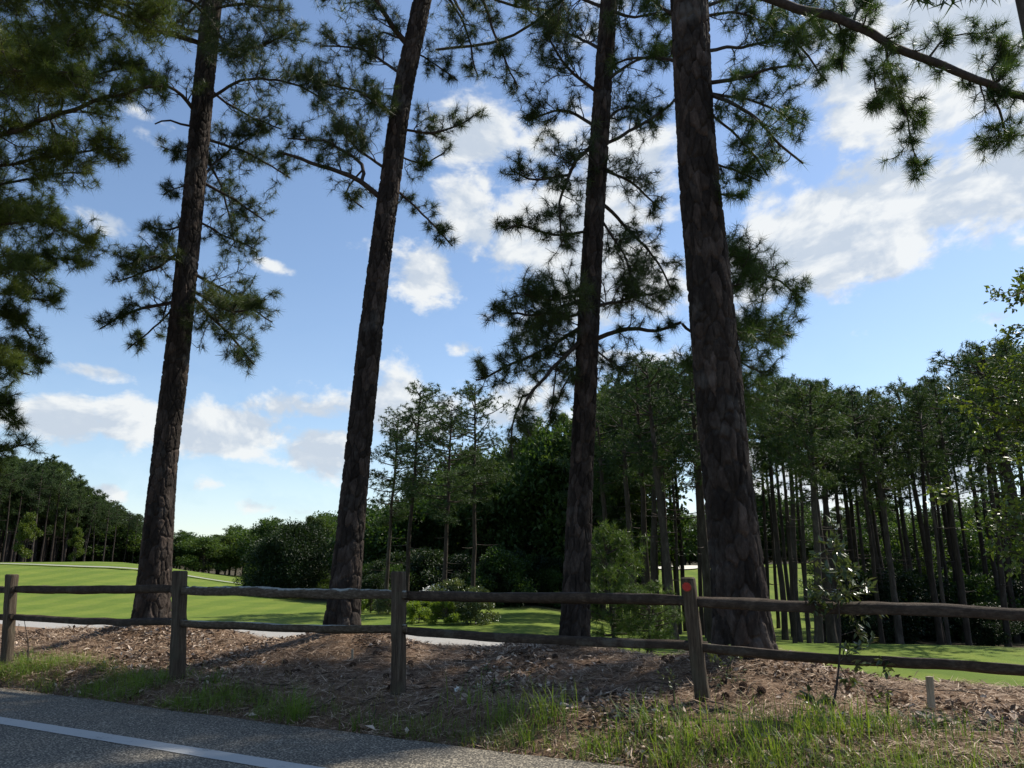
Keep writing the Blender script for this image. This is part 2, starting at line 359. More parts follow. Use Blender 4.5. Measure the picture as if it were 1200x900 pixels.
def b_road(t, out):
    n = tex(t, 55, 4, .8); v = tex(t, 70, kind='ShaderNodeTexVoronoi'); b_ = tex(t, .6, 5, .6); cr = tex(t, 1.4, 8, .7)
    f = mixc(t, .5, n.outputs['Fac'], v.outputs['Distance'])
    c = ramp(t, f, [(.28, (.022, .023, .025)), (.42, (.055, .056, .058)), (.54, (.10, .10, .10)), (.64, (.30, .30, .29))])
    c = mixc(t, 1.0, c, ramp(t, b_.outputs['Fac'], [(.3, (.88, .77, .60)), (.7, (1.32, 1.16, .90))]), 'MULTIPLY')
    princ(t, out, c, .85, bump(t, f, .7, .006), .3)
M_ROAD = material('worn asphalt', b_road)
def b_line(t, out):
    n = tex(t, 90, 4, .75); w = tex(t, 5, 7, .75); f = mixc(t, .5, n.outputs['Fac'], w.outputs['Fac'])
    m = ramp(t, f, [(.36, (1, 1, 1)), (.44, (0, 0, 0))])
    princ(t, out, mixc(t, m, (.42, .42, .40), (.10, .10, .10)), .8, bump(t, n.outputs['Fac'], .6, .005), .3)
M_LINE = material('worn white road paint', b_line)
def strip(name, mat, s0f, s1f, z, t0, t1, n, kind='structure', prt=None):
    """sheet along the road direction between two signed distances from the road edge"""
    tdir = np.array((NRM[1], -NRM[0])); tt = np.linspace(t0, t1, n)
    a = NRM * 1.0; mb = MB(); rows = []
    for k, sf in enumerate((s0f, s1f)):
        sv = sf(tt); p = tt[:, None] * tdir + (sv + S0)[:, None] * NRM; rows.append(np.column_stack([p, np.full(n, z)]))
    v = np.vstack(rows); i = np.arange(n - 1); mb.add(v, np.stack([i, i + n, i + n + 1, i + 1], -1)[:, ::-1])
    o = mb.build(name, mat, prt); 
    return tag(o, kind=kind) if prt is None else o
strip('road', M_ROAD, lambda t: np.full_like(t, -8.0), lambda t: .05 * fbm(t * 1.3, t * 0, 5) + .02 * fbm(t * 9, t * 0, 6), .012, -80, 80, 1600)
strip('road_line', M_LINE, lambda t: np.full_like(t, -1.22) + .008 * fbm(t * 6, t * 0, 2), lambda t: np.full_like(t, -1.03) + .008 * fbm(t * 6, t * 0, 4), .016, -80, 80, 1200)

def b_conc(t, out):
    n = tex(t, 12, 7, .7); c = ramp(t, n.outputs['Fac'], [(.3, (.24, .23, .21)), (.7, (.37, .355, .325))]); princ(t, out, c, .85, bump(t, n.outputs['Fac'], .3, .01), .25)
M_PATH = material('pale concrete', b_conc)
def ribbon(name, pts, width, lift, mat):
    P = spline([(x, y, 0) for x, y in pts], .5)[:, :2]; T = unit(np.gradient(P, axis=0)); Nn = np.stack([-T[:, 1], T[:, 0]], -1)
    cols = np.linspace(-.5, .5, 7); v = (P[:, None] + Nn[:, None] * cols[None, :, None] * width)
    z = height(v[..., 0], v[..., 1]) + lift; v = np.concatenate([v, z[..., None]], -1); n = len(P)
    i = (np.arange(n - 1)[:, None] * 7 + np.arange(6)[None]).ravel(); mb = MB()
    mb.add(v.reshape(-1, 3), np.stack([i, i + 7, i + 8, i + 1], -1)); o = mb.build(name, mat); return tag(o, kind='structure')
ribbon('cart_path', [(-60, 44), (-40, 39), (-29, 35.5), (-22, 31), (-14.4, 26.4), (-7.7, 23.2), (-2.2, 20.8), (1.0, 18.6), (3.4, 14.4), (6.4, 10.6), (10, 7.4), (18, 1)], 3.1, .03, M_PATH)
ribbon('far_path', [(-90, 58), (-60, 56), (-37, 56), (-28, 57), (-21, 59), (-17, 60.5)], .8, .09, M_PATH)
# sand bunker on the far fairway
def bunker(px, Y, rx, ry):
    c = at(px, 600, Y); th = np.linspace(0, 2 * np.pi, 33)[:-1]; V = [(c[0], Y)]
    for r in (.5, 1): V += [(c[0] + rx * r * math.cos(a) * (1 + .15 * math.sin(3 * a)), Y + ry * r * math.sin(a)) for a in th]
    V = np.array(V); z = height(V[:, 0], V[:, 1]) + .12; mb = MB(); mb.add(np.column_stack([V, z]), [(0, 1 + i, 1 + (i + 1) % 32) for i in range(32)])
    i = np.arange(32); mb.add(np.column_stack([V, z]), np.stack([1 + i, 33 + i, 33 + (i + 1) % 32, 1 + (i + 1) % 32], -1))
    tag(mb.build('sand_bunker', material('bunker sand', lambda t, o: princ(t, o, ramp(t, tex(t, 4).outputs['Fac'], [(.3, (.6, .55, .45)), (.7, (.72, .67, .56))]), .9))), kind='structure')
bunker(789, 92, 3.0, 3.5)

# ------------------------------------------------------------------ foliage tools
def tufts(mb, P, D, length, K, width, spread=1.0, back=.35, seed=0):
    g = np.random.default_rng(seed); n = len(P)
    if n == 0: return
    P = np.asarray(P, float); D = unit(np.asarray(D, float)); length = np.broadcast_to(np.asarray(length, float), (n,))
    r = unit(g.normal(size=(n, K, 3))); d = unit(D[:, None] * (1.0 / spread) * .8 + r)
    b = P[:, None] - D[:, None] * (g.random((n, K, 1)) * back * length[:, None, None])
    ln = length[:, None, None] * g.uniform(.7, 1.1, (n, K, 1)); tip = b + d * ln; tip[..., 2] -= ln[..., 0] * .10
    side = unit(np.cross(d, g.normal(size=(n, K, 3)))) * width * .5
    v = np.stack([b - side, b + side, tip], 2).reshape(-1, 3); mb.add(v, np.arange(len(v)).reshape(-1, 3))
def leaves(mb, P, D, length, width, seed=0, fold=.25):
    """one diamond-shaped leaf, folded along its midrib, per point"""
    g = np.random.default_rng(seed); n = len(P); P = np.asarray(P, float); D = unit(np.asarray(D, float))
    S = unit(np.cross(D, g.normal(size=(n, 3)) * .6 + np.array((0, 0, 1.)))); U = np.cross(S, D)
    ln = np.broadcast_to(np.asarray(length, float), (n,))[:, None] * g.uniform(.7, 1.2, (n, 1)); w = ln * width
    v = np.stack([P, P + D * ln * .45 + S * w * .5 + U * w * fold, P + D * ln, P + D * ln * .45 - S * w * .5 + U * w * fold], 1).reshape(-1, 3)
    i = np.arange(n)[:, None] * 4; mb.add(v, np.concatenate([i + np.array((0, 1, 2)), i + np.array((0, 2, 3))]))

def grow(pts, r0, r1, wood, tips, g, level=0, fol=.75, dens=1.0, start=.25, droop=0.0, bare=False):
    """limb along pts with side twigs; needle tuft positions are collected in tips"""
    P = spline(pts, .12); n = len(P); L_ = np.linalg.norm(np.diff(P, axis=0), axis=1).sum()
    P = P + np.column_stack([fbm(np.linspace(0, L_ * 3, n), np.full(n, g.random() * 99), k, 3) for k in range(3)]) * .06 * np.linspace(0, 1, n)[:, None] ** .5
    rad = np.linspace(r0, r1, n); tube(wood, P, rad, 7 if level == 0 else 4, cap=level == 0)
    if bare: return
    T = unit(np.gradient(P, axis=0))
    cnt = int(L_ * 10.5 * dens * (1 - start)) + 3
    for f in np.sort(start + (1 - start) * g.random(cnt) ** .85):
        i = min(int(f * (n - 1)), n - 2); t = T[i]
        side = unit(np.cross(t, g.normal(size=3))); side[2] += .12 - droop
        d = unit(side * 1.0 + t * g.uniform(.3, 1.0)); ln = fol * g.uniform(.4, 1.05) * (1.15 - .55 * f)
        twig(P[i], d, ln, max(.004, rad[i] * .45), wood, tips, g, 0, droop)
    tips.append((P[-1], T[-1], 1.0))
def twig(p, d, ln, r, wood, tips, g, lv, droop):
    m = 5; q = [p]; dd = d.copy()
    for k in range(m):
        dd = unit(dd + g.normal(size=3) * .22 + np.array((0, 0, .08 - droop * .35))); q.append(q[-1] + dd * ln / m)
    q = np.array(q); tube(wood, q, np.linspace(min(r, .016), .003, m + 1), 3, cap=False)
    if lv < 1:
        nn = 2 + int(ln * 7.5)
        for k in range(nn):
            i = g.integers(1, m + 1); s = unit(np.cross(dd, g.normal(size=3)) + dd * .7 + np.array((0, 0, .1)))
            twig(q[i], s, ln * g.uniform(.3, .55), .006, wood, tips, g, lv + 1, droop)
    if g.random() < .12: return
    tips.append((q[-1], dd, 1.0))
    if g.random() < .75: tips.append((q[-2], unit(dd + g.normal(size=3) * .4), .9))
    if lv == 0 and g.random() < .5: tips.append((q[-3], unit(dd + g.normal(size=3) * .7), .8))

# ------------------------------------------------------------------ near pines
def worley(u, v, nu, seed):
    """F2-F1 of jittered cells, periodic in u with period nu"""
    ui = np.floor(u).astype(int); vi = np.floor(v).astype(int); f1 = np.full(u.shape, 9.); f2 = np.full(u.shape, 9.); hid = np.zeros(u.shape)
    for a in (-1, 0, 1):
        for b in (-1, 0, 1):
            cu = ui + a; cv = vi + b; k = (((cu % nu) * 73856093) ^ (cv * 19349663) ^ (seed * 83492791)) & 0xffffff
            k = ((k ^ (k >> 9)) * 2654435761) & 0xffffff
            jx = (k & 255) / 255.; jy = ((k >> 8) & 255) / 255.; d = np.hypot(cu + jx - u, cv + jy - v)
            nearer = d < f1; f2 = np.where(nearer, f1, np.minimum(f2, d)); hid = np.where(nearer, ((k >> 16) & 255) / 255., hid); f1 = np.minimum(f1, d)
    return f2 - f1, hid
def near_trunk(P, rad, flare, ztop_fine, seed, plate=.085):
    """displaced plated bark, P are spline points from below the ground upward"""
    Q = spline(P, .0145 if True else .05); seg = np.concatenate([[0], np.cumsum(np.linalg.norm(np.diff(Q, axis=0), axis=1))])
    Pp = np.asarray(P); zz = Q[:, 2]; r = np.interp(zz, Pp[:, 2], rad)
    keep = np.ones(len(Q), bool); keep[zz > ztop_fine] = (np.arange((zz > ztop_fine).sum()) % 12 == 0); keep[-1] = True
    Q, r, seg, zz = Q[keep], r[keep], seg[keep], zz[keep]
    A = 150; th = np.arange(A) / A * 2 * np.pi; nu = max(8, int(round(2 * np.pi * np.median(rad) / plate)))
    U, V = np.meshgrid(th / (2 * np.pi) * nu, seg / (plate * 2.9))
    U2 = U + .5 * fbm(U * .8, V * .8, seed) ; w, h = worley(U2, V + .5 * fbm(U * .7 + 9, V * .7, seed + 5), nu, seed)
    w2, h2 = worley(U * 3, V * 3.4, nu * 3, seed + 3)
    disp = plate * .30 * np.clip(w * 4.0, 0, 1) ** .8 + .006 * h + .006 * np.clip(w2 * 2, 0, 1) * (w > .12) + .004 * fbm(U * 7, V * 5, seed + 2, 3)
    z0 = zz.min() + .45; fl = np.exp(-np.clip(zz - z0, 0, 9) / .28)[:, None] * flare * (1 + .35 * np.sin(th * 5 + seed)[None] * 1 + .2 * np.sin(th * 3 + 2 * seed)[None])
    rr = r[:, None] * (1 + fl) + disp - .020
    T = unit(np.gradient(Q, axis=0)); Ux = unit(np.cross(T, np.array((0, 1., 0)))); Uy = np.cross(T, Ux)
    global PLATE
    PLATE = np.vstack([h, h[-1:]])[:len(Q)].ravel()
    v = Q[:, None] + rr[..., None] * (np.cos(th)[None, :, None] * Ux[:, None] + np.sin(th)[None, :, None] * Uy[:, None])
    mb = MB(); n = len(Q); i = np.arange(n - 1)[:, None] * A; j = np.arange(A)[None]; k = (j + 1) % A
    mb.add(v.reshape(-1, 3), np.stack([i + j, i + k, i + A + k, i + A + j], -1).reshape(-1, 4)); return mb
def pine(name, label, Y, path, limbs, seed, top_h=19.0, foliage=M_NEED, upper=30, tuft=.165, hidden_trunk=None, zlow=10.2, K=30, group=None, plate=.075, gain=1.0):
    """path: (px, py, width_px) from the ground up; limbs: dict(p=[(px,py,dY)..], r, fol, dens, ...)"""
    g = np.random.default_rng(seed)
    if hidden_trunk is None:
        pts = [at(a, b, Y) for a, b, w in path]; dep = lambda p: p[1] * math.cos(TH) + (p[2] - EYE) * math.sin(TH)
        rad = [w / F * dep(p) / 2 for p, (a, b, w) in zip(pts, path)]
    else: pts, rad = hidden_trunk
    base = pts[0].copy(); gz = float(height(base[0], base[1])); base[2] = gz
    d = pts[-1] - pts[-2]; d = d / d[2]
    zt = pts[-1][2]; top = [pts[-1] + d * (top_h - zt) * f for f in (.35, .7, 1.0)]
    P = [np.array((pts[0][0], pts[0][1], gz - .45)), base] + [p for p in pts[1:]] + top
    RR = [rad[0], rad[0]] + list(rad[1:]) + [rad[-1] * .75, rad[-1] * .45, .03]
    P = [p for p in P]; zs = np.array([p[2] for p in P])
    root = empty(name, base); tag(root, label, 'tree', group)
    to = near_trunk(P, RR, .13, zlow, seed, plate).build('trunk', M_BARK, root, False, base)
    pa = to.data.attributes.new('plate', 'FLOAT', 'POINT'); pa.data.foreach_set('value', PLATE.astype(np.float32))
    def trunk_at(z): return np.array([np.interp(z, zs, [p[k] for p in P]) for k in range(3)])
    wood = MB(); tips = []
    for lb in limbs:
        q = [at(a, b, Y + dy) for a, b, dy in lb['p']]
        grow(q, lb.get('r', .04), lb.get('r1', .012), wood, tips, g, 0, lb.get('fol', .75), lb.get('dens', 1.0) * gain, lb.get('start', .2), lb.get('droop', 0), lb.get('bare', False))
    fo = MB(); n1 = len(tips)
    if n1:
        tufts(fo, [t[0] for t in tips], [t[1] for t in tips], [tuft * t[2] for t in tips], K, .0046, 2.2, .5, seed)
    up = []
    for k in range(upper):
        z = g.uniform(zlow + .3, top_h - .5) if k else top_h - .3; f = (z - zlow) / (top_h - zlow); o = trunk_at(z); a = g.random() * 6.283
        ln = (3.2 * (1 - f) + 1.0) * g.uniform(.7, 1.1); e = o + np.array((math.cos(a) * ln, math.sin(a) * ln, .15 * ln + .4 * f * ln))
        m = (o + e) / 2 + np.array((0, 0, -.12 * ln)); tube(wood, spline([o, m, e], .5), .03, 4, False)
        nn = int(14 * ln); ff = g.uniform(.25, 1.05, nn); c = o + (e - o) * ff[:, None] + g.normal(size=(nn, 3)) * np.array((.42, .42, .26)); up.append(c)
    if up:
        U = np.vstack(up); lowm = U[:, 2] < zlow + 3.2; Ul = U[lowm]; tufts(fo, Ul, unit(g.normal(size=Ul.shape) + np.array((0, 0, .6))), .19, 26, .0055, 2.2, .4, seed + 2)
        U = U[~lowm]; tufts(fo, U, unit(g.normal(size=U.shape) + np.array((0, 0, .6))), .30, 14, .020, 2.0, .3, seed + 1)
    fo.build('foliage', foliage, root, False, base)
    if wood.V: wood.build('branches', M_TWIG, root, True, base)
    return root
def lb(p, r=.04, **k): return dict(p=p, r=r, **k)

pine('leaning_pine', 'tall pine with low needle clumps, standing left of the second fence post', 12,
     [(178, 722, 40), (184, 640, 33), (193, 540, 28), (205, 440, 27), (218, 320, 24), (228, 220, 22.5), (238, 110, 22), (249, 0, 21)],
     [lb([(222, 345, 0), (262, 385, -.4), (300, 428, -.6)], .035, fol=.62, dens=1.5), lb([(222, 318, 0), (270, 345, .3), (318, 378, .5)], .03, fol=.6, dens=1.5),
      lb([(222, 340, 0), (275, 365, -.9), (310, 350, -1.2)], .03, fol=.5, dens=1.2),
      lb([(215, 352, 0), (165, 362, -.2), (115, 385, -.3)], .035, fol=.55, dens=1.25), lb([(222, 290, 0), (175, 318, .3), (140, 330, .5)], .03, fol=.55, dens=1.4),
      lb([(224, 262, 0), (190, 270, .2), (170, 262, .3)], .022, fol=.4), lb([(215, 350, 0), (180, 385, .4), (150, 410, .6)], .02, fol=.3, dens=.7),
      lb([(230, 210, 0), (275, 235, .3), (312, 262, .6)], .03, fol=.6, dens=1.2), lb([(232, 160, 0), (290, 180, .8), (340, 208, 1.0)], .03, fol=.65, dens=1.1),
      lb([(232, 170, 0), (262, 225, .8), (275, 290, 1.2)], .025, fol=.6, dens=.9),
      lb([(225, 148, 0), (200, 143, -.1), (181, 144, -.2)], .022, r1=.012, bare=True),
      lb([(238, 120, 0), (290, 92, -.3), (345, 100, -.5), (385, 120, -.6)], .03, fol=.6, dens=1.2), lb([(244, 60, 0), (300, 55, .4), (350, 30, .8)], .03, fol=.7, dens=1.2),
      lb([(232, 135, 0), (205, 105, -.5), (160, 95, -1)], .04, fol=.6), lb([(245, 40, 0), (200, 30, .5), (150, 15, .8)], .03, fol=.8, dens=1.3),
      lb([(248, 10, 0), (290, 5, -.4), (330, 12, -.8)], .03, fol=.75, dens=1.5), lb([(246, 20, 0), (262, 50, -.8), (290, 70, -1.2)], .03, fol=.6, dens=1.3),
      lb([(228, 215, 0), (205, 222, .2), (192, 228, .3)], .012, fol=.3), lb([(232, 175, 0), (205, 178, .2), (190, 172, .4)], .012, fol=.35), lb([(228, 215, 0), (265, 180, .6), (310, 150, 1.0)], .025, fol=.6, dens=1.2), lb([(224, 255, 0), (260, 275, .5), (300, 292, .7)], .022, fol=.55, dens=1.2),
      lb([(240, 100, 0), (280, 130, .5), (330, 150, .9)], .025, fol=.65, dens=1.1), lb([(220, 310, 0), (180, 300, -.5), (140, 312, -.8)], .022, fol=.5, dens=1.4),
      lb([(250, -20, 0), (210, -30, .5), (170, -20, 1)], .03, fol=.8, dens=1.3)], 11, foliage=M_NEED, gain=1.25)
pine('slender_pine', 'dark leaning pine between the second and third fence posts, bare broken limb on its left', 10.5,
     [(401, 730, 38), (409, 640, 32), (418, 545, 29), (430, 430, 27), (443, 320, 25), (457, 215, 23), (472, 110, 21.5), (495, 0, 20)],
     [lb([(447, 232, 0), (412, 206, -.2), (365, 190, -.4), (324, 178, -.6)], .045, r1=.018, fol=.42, dens=.5, start=.35),
      lb([(424, 212, -.1), (424, 193, 0), (385, 168, .3), (335, 160, .5)], .03, fol=.55, dens=1.3), lb([(455, 200, 0), (420, 175, .5), (390, 140, .8)], .025, fol=.6, dens=1.2),
      lb([(424, 200, -.1), (405, 225, .2), (425, 245, .3)], .015, fol=.4, dens=1.0),
      lb([(480, 55, 0), (458, 28, -.2), (438, -8, -.4)], .05, r1=.03, fol=.6, dens=.8), lb([(470, 45, 0), (445, 40, .3), (440, 72, .5)], .018, fol=.45),
      lb([(466, 140, 0), (430, 110, .4), (385, 100, .7), (350, 88, 1)], .028, fol=.6, dens=1.4), lb([(474, 90, 0), (425, 60, .3), (375, 55, .5)], .025, fol=.6, dens=1.2),
      lb([(466, 140, 0), (440, 120, -.6), (420, 110, -.8)], .018, fol=.45, dens=1.2),
      lb([(462, 150, 0), (505, 156, .1), (545, 143, .2), (562, 130, .3)], .022, fol=.42, dens=1.3), lb([(455, 215, 0), (495, 250, .2), (530, 288, .3)], .02, fol=.38, dens=1.3),
      lb([(460, 180, 0), (495, 190, .5), (520, 180, .8)], .016, fol=.4),
      lb([(505, -45, 0), (560, -5, -.2), (582, 45, -.3), (605, 100, -.3)], .035, fol=.5, dens=1.1, droop=.3), lb([(505, -30, 0), (540, 20, .5), (560, 90, .7)], .025, fol=.5, dens=1.1, droop=.2),
      lb([(505, -40, 0), (570, -20, .8), (630, 20, 1.0)], .03, fol=.6, dens=1.0), lb([(485, 60, 0), (510, 75, .4), (535, 95, .5)], .015, fol=.4, dens=1.1),
      lb([(500, -30, 0), (440, -20, .8), (380, 0, 1.0)], .03, fol=.7, dens=1.1)], 12, foliage=M_NEED)
pine('forked_pine', 'pine with long sagging lower limbs, middle trunk between the third and fourth fence posts', 10,
     [(673, 740, 34), (677, 650, 30), (681, 560, 27), (686, 460, 25), (691, 350, 24), (698, 230, 22), (706, 110, 20), (714, 0, 19)],
     [lb([(686, 392, 0), (655, 425, -.3), (620, 462, -.5), (613, 490, -.5), (622, 512, -.5)], .035, r1=.012, fol=.4, dens=.8),
      lb([(690, 378, 0), (645, 405, -.2), (600, 428, -.3), (560, 448, -.3)], .03, fol=.5, dens=1.7, start=.1), lb([(688, 350, 0), (630, 368, .2), (575, 362, .3)], .03, fol=.5, dens=1.8, start=.1),
      lb([(688, 365, 0), (640, 380, .8), (600, 400, 1.1)], .025, fol=.5, dens=1.5), lb([(688, 345, 0), (650, 350, -.7), (615, 345, -1)], .025, fol=.5, dens=1.7),
      lb([(613, 462, -.4), (600, 500, -.3), (604, 540, -.3)], .012, fol=.25, dens=.8, droop=.4),
      lb([(652, 430, -.2), (648, 465, -.2), (644, 500, -.2)], .01, fol=.18, dens=.6, droop=.5),
      lb([(694, 270, 0), (650, 275, -.2), (612, 262, -.4), (592, 270, -.5)], .022, fol=.4, dens=1.0, droop=.15),
      lb([(700, 165, 0), (672, 195, -.3), (656, 245, -.4), (660, 290, -.4)], .035, r1=.01, fol=.6, dens=1.1, start=.05), lb([(668, 205, -.3), (630, 210, -.1), (600, 200, 0)], .02, fol=.5, dens=1.2),
      lb([(702, 150, 0), (660, 130, .2), (615, 140, .4)], .028, fol=.6, dens=1.3), lb([(704, 110, 0), (665, 80, -.3), (640, 40, -.5)], .03, fol=.65, dens=1.4),
      lb([(708, 60, 0), (670, 40, .6), (630, 30, .9)], .028, fol=.7, dens=1.3), lb([(712, 10, 0), (665, -5, .2), (610, 0, .4)], .03, fol=.7, dens=1.2),
      lb([(702, 172, 0), (745, 150, .3), (790, 117, .6)], .028, r1=.02, fol=.3, dens=.4), lb([(700, 195, 0), (740, 215, .2), (775, 245, .4)], .025, fol=.55, dens=1.2, droop=.1),
      lb([(698, 232, 0), (730, 262, .5), (765, 300, .9), (790, 345, 1.1)], .03, fol=.6, dens=1.2, droop=.2), lb([(700, 250, 0), (730, 300, .2), (745, 345, .3)], .02, fol=.55, dens=1.1, droop=.2),
      lb([(690, 400, 0), (735, 385, -.2), (770, 385, -.3), (800, 378, -.3)], .035, r1=.02, fol=.35, dens=.6), lb([(692, 360, 0), (735, 350, .6), (780, 340, 1)], .028, fol=.6, dens=1.3),
      lb([(690, 405, 0), (720, 425, .4), (740, 440, .7)], .016, fol=.4, dens=.9), lb([(706, 100, 0), (745, 70, .3), (780, 60, .5)], .03, fol=.6, dens=1.1),
      lb([(703, 145, 0), (740, 125, .8), (770, 150, 1)], .025, fol=.6, dens=1.0), lb([(712, 10, 0), (745, 20, -.4), (775, 10, -.6)], .03, fol=.6, dens=1.0),
      lb([(690, 412, 0), (665, 445, .3), (650, 480, .5)], .014, fol=.35, dens=.9)], 13, foliage=M_NEED, gain=1.3)
pine('thick_pine', 'thickest pine, with plated bark, rising right behind the post with the red reflector', 8.3,
     [(872, 752, 64), (866, 690, 60), (859, 620, 56), (849, 530, 53), (840, 430, 52), (830, 320, 48), (820, 220, 44), (813, 120, 41), (808, 0, 41)],
     [lb([(828, 130, 0), (865, 160, .4), (900, 205, .7)], .018, fol=.42, dens=1.2), lb([(815, 10, 0), (880, -5, .6), (950, 20, 1.0), (1000, 60, 1.2)], .025, fol=.55, dens=1.1), lb([(825, 98, 0), (868, 93, -.2), (905, 82, -.3), (942, 78, -.4)], .028, r1=.012, fol=.32, dens=1.0, start=.3), lb([(826, 108, 0), (868, 128, -.3), (905, 160, -.5), (940, 188, -.6)], .028, fol=.5, dens=1.1),
      lb([(826, 108, 0), (880, 118, .3), (945, 145, .5)], .02, fol=.5, dens=1.1), lb([(822, 60, 0), (870, 55, .5), (930, 50, .8), (970, 95, 1)], .025, fol=.6, dens=1.1),
      lb([(815, 20, 0), (860, 15, .3), (905, 30, .5)], .022, fol=.5, dens=1.2), lb([(830, 190, 0), (860, 200, .4), (890, 215, .6)], .016, fol=.35, dens=1.1),
      lb([(832, 222, 0), (855, 228, -.2), (872, 226, -.3)], .012, fol=.22, dens=1.2),
      lb([(812, -70, 0), (860, -22, -.3), (905, 0, -.5), (960, 14, -.7), (1000, 26, -.8), (1050, 55, -.9), (1120, 86, -1.0), (1200, 118, -1.1), (1265, 150, -1.2)], .065, r1=.035, fol=.42, dens=.75, start=.3),
      lb([(1036, 48, -.85), (1045, 90, -.9), (1062, 140, -.9), (1082, 205, -.9)], .016, r1=.005, fol=.40, dens=1.5, start=.12, droop=.35),
      lb([(1045, 60, -.85), (1025, 95, -1.1), (1035, 130, -1.2)], .012, r1=.005, fol=.3, dens=1.3, droop=.3),
      lb([(1088, 68, -.95), (1110, 45, -.9), (1166, 36, -.8)], .014, r1=.005, fol=.3, dens=.8), lb([(1155, 98, -1.0), (1170, 130, -1.0), (1182, 172, -.9)], .014, fol=.44, dens=1.6, droop=.2),
      lb([(1185, 112, -1.0), (1160, 85, -.8), (1190, 55, -.6)], .014, fol=.4, dens=1.5), lb([(1000, 26, -.8), (1010, 5, -.5), (1040, -20, -.3)], .016, fol=.45, dens=1.3),
      lb([(980, 20, -.75), (990, 50, -.6), (985, 85, -.5)], .012, fol=.32, dens=1.2, droop=.2), lb([(960, 14, -.7), (930, 40, -.9), (940, 75, -1)], .014, fol=.36, dens=1.0, droop=.2),
      lb([(1200, 118, -1.1), (1230, 150, -1.0), (1225, 190, -.9)], .014, fol=.36, dens=1.5, droop=.3),
      lb([(805, 25, 0), (770, 5, .2), (735, -10, .4)], .025, fol=.35, dens=.7), lb([(812, 78, 0), (775, 68, .3), (735, 68, .5), (715, 80, .6)], .028, fol=.35, dens=.7),
      lb([(836, 350, 0), (878, 322, .9), (915, 330, 1.3), (940, 350, 1.5)], .022, fol=.5, dens=1.7, start=.1), lb([(838, 400, 0), (880, 388, 1.0), (925, 388, 1.5)], .022, fol=.5, dens=1.9, start=.1),
      lb([(838, 400, 0), (868, 425, 1.2), (900, 440, 1.6)], .02, fol=.5, dens=1.8, start=.1), lb([(842, 440, 0), (868, 465, 1.2), (880, 495, 1.7)], .018, fol=.45, dens=1.3),
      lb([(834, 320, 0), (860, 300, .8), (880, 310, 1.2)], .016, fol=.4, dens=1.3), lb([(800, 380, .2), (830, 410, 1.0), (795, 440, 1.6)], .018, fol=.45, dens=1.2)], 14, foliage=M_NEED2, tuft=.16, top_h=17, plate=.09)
hx = at(-190, 700, 10.5)
pine('edge_pine', 'dense green pine boughs reaching in from beyond the left edge of the picture', 10.5, None,
     [lb([(-190, 190, 0), (-60, 172, -1), (30, 150, -1.5), (100, 122, -1.8), (190, 98, -2.0)], .06, r1=.02, fol=.55, dens=1.3), lb([(-190, 80, 0), (0, 60, -1), (110, 40, -1.3)], .05, fol=.8, dens=2.4),
      lb([(-190, 10, 0), (0, -10, -1), (120, 0, -1.3), (180, 25, -1.4)], .05, fol=.85, dens=2.4), lb([(-190, 130, 0), (0, 110, .2), (100, 90, .4), (170, 75, .5)], .04, fol=.7, dens=2.2),
      lb([(-190, 100, 0), (-20, 85, -2), (80, 85, -2.6)], .04, fol=.7, dens=2.2), lb([(-190, 210, 0), (-10, 195, -.5), (80, 180, -.8), (140, 172, -1)], .035, fol=.6, dens=1.8),
      lb([(-190, 235, 0), (0, 215, .6), (60, 205, .8), (105, 205, 1)], .035, fol=.6, dens=1.8), lb([(-190, 290, 0), (0, 262, -.5), (60, 262, -.8), (108, 290, -1)], .035, fol=.5, dens=2.2),
      lb([(-190, 270, 0), (0, 250, .8), (60, 245, 1.1)], .035, fol=.6, dens=2.0), lb([(-190, 345, 0), (-20, 325, -.4), (20, 312, -.6), (45, 330, -.7)], .03, fol=.5, dens=2.2),
      lb([(-190, 400, 0), (-20, 370, .3), (15, 372, .5), (38, 395, .6)], .03, fol=.45, dens=2.0), lb([(-190, 450, 0), (-40, 420, -.4), (0, 425, -.6), (32, 440, -.7)], .03, fol=.45, dens=2.0),
      lb([(-190, 500, 0), (-40, 470, .3), (0, 478, .5), (22, 505, .6)], .025, fol=.42, dens=1.8), lb([(-190, 350, 0), (-60, 350, .3), (-10, 350, .3)], .03, fol=.6, dens=2.0),
      lb([(-190, 540, 0), (-60, 520, .3), (-5, 530, .3)], .022, fol=.4, dens=1.8), lb([(-190, 600, 0), (-60, 545, .3), (5, 528, .4), (35, 520, .5)], .022, fol=.42, dens=1.8), lb([(-190, 470, 0), (-40, 410, .8), (20, 412, .9), (58, 425, 1)], .022, fol=.45, dens=1.8),
      lb([(-190, 380, 0), (-20, 345, .8), (40, 350, .9), (70, 352, 1)], .022, fol=.42, dens=1.8), lb([(-190, 320, 0), (0, 300, .5), (60, 300, .7), (95, 305, .8)], .025, fol=.45, dens=1.8)], 15, foliage=M_NEED3, upper=22,
     hidden_trunk=([np.array((hx[0], 10.5, .3)), np.array((hx[0] + .1, 10.5, 5.)), np.array((hx[0] + .2, 10.5, 10.))], [.26, .22, .17]), gain=1.35)

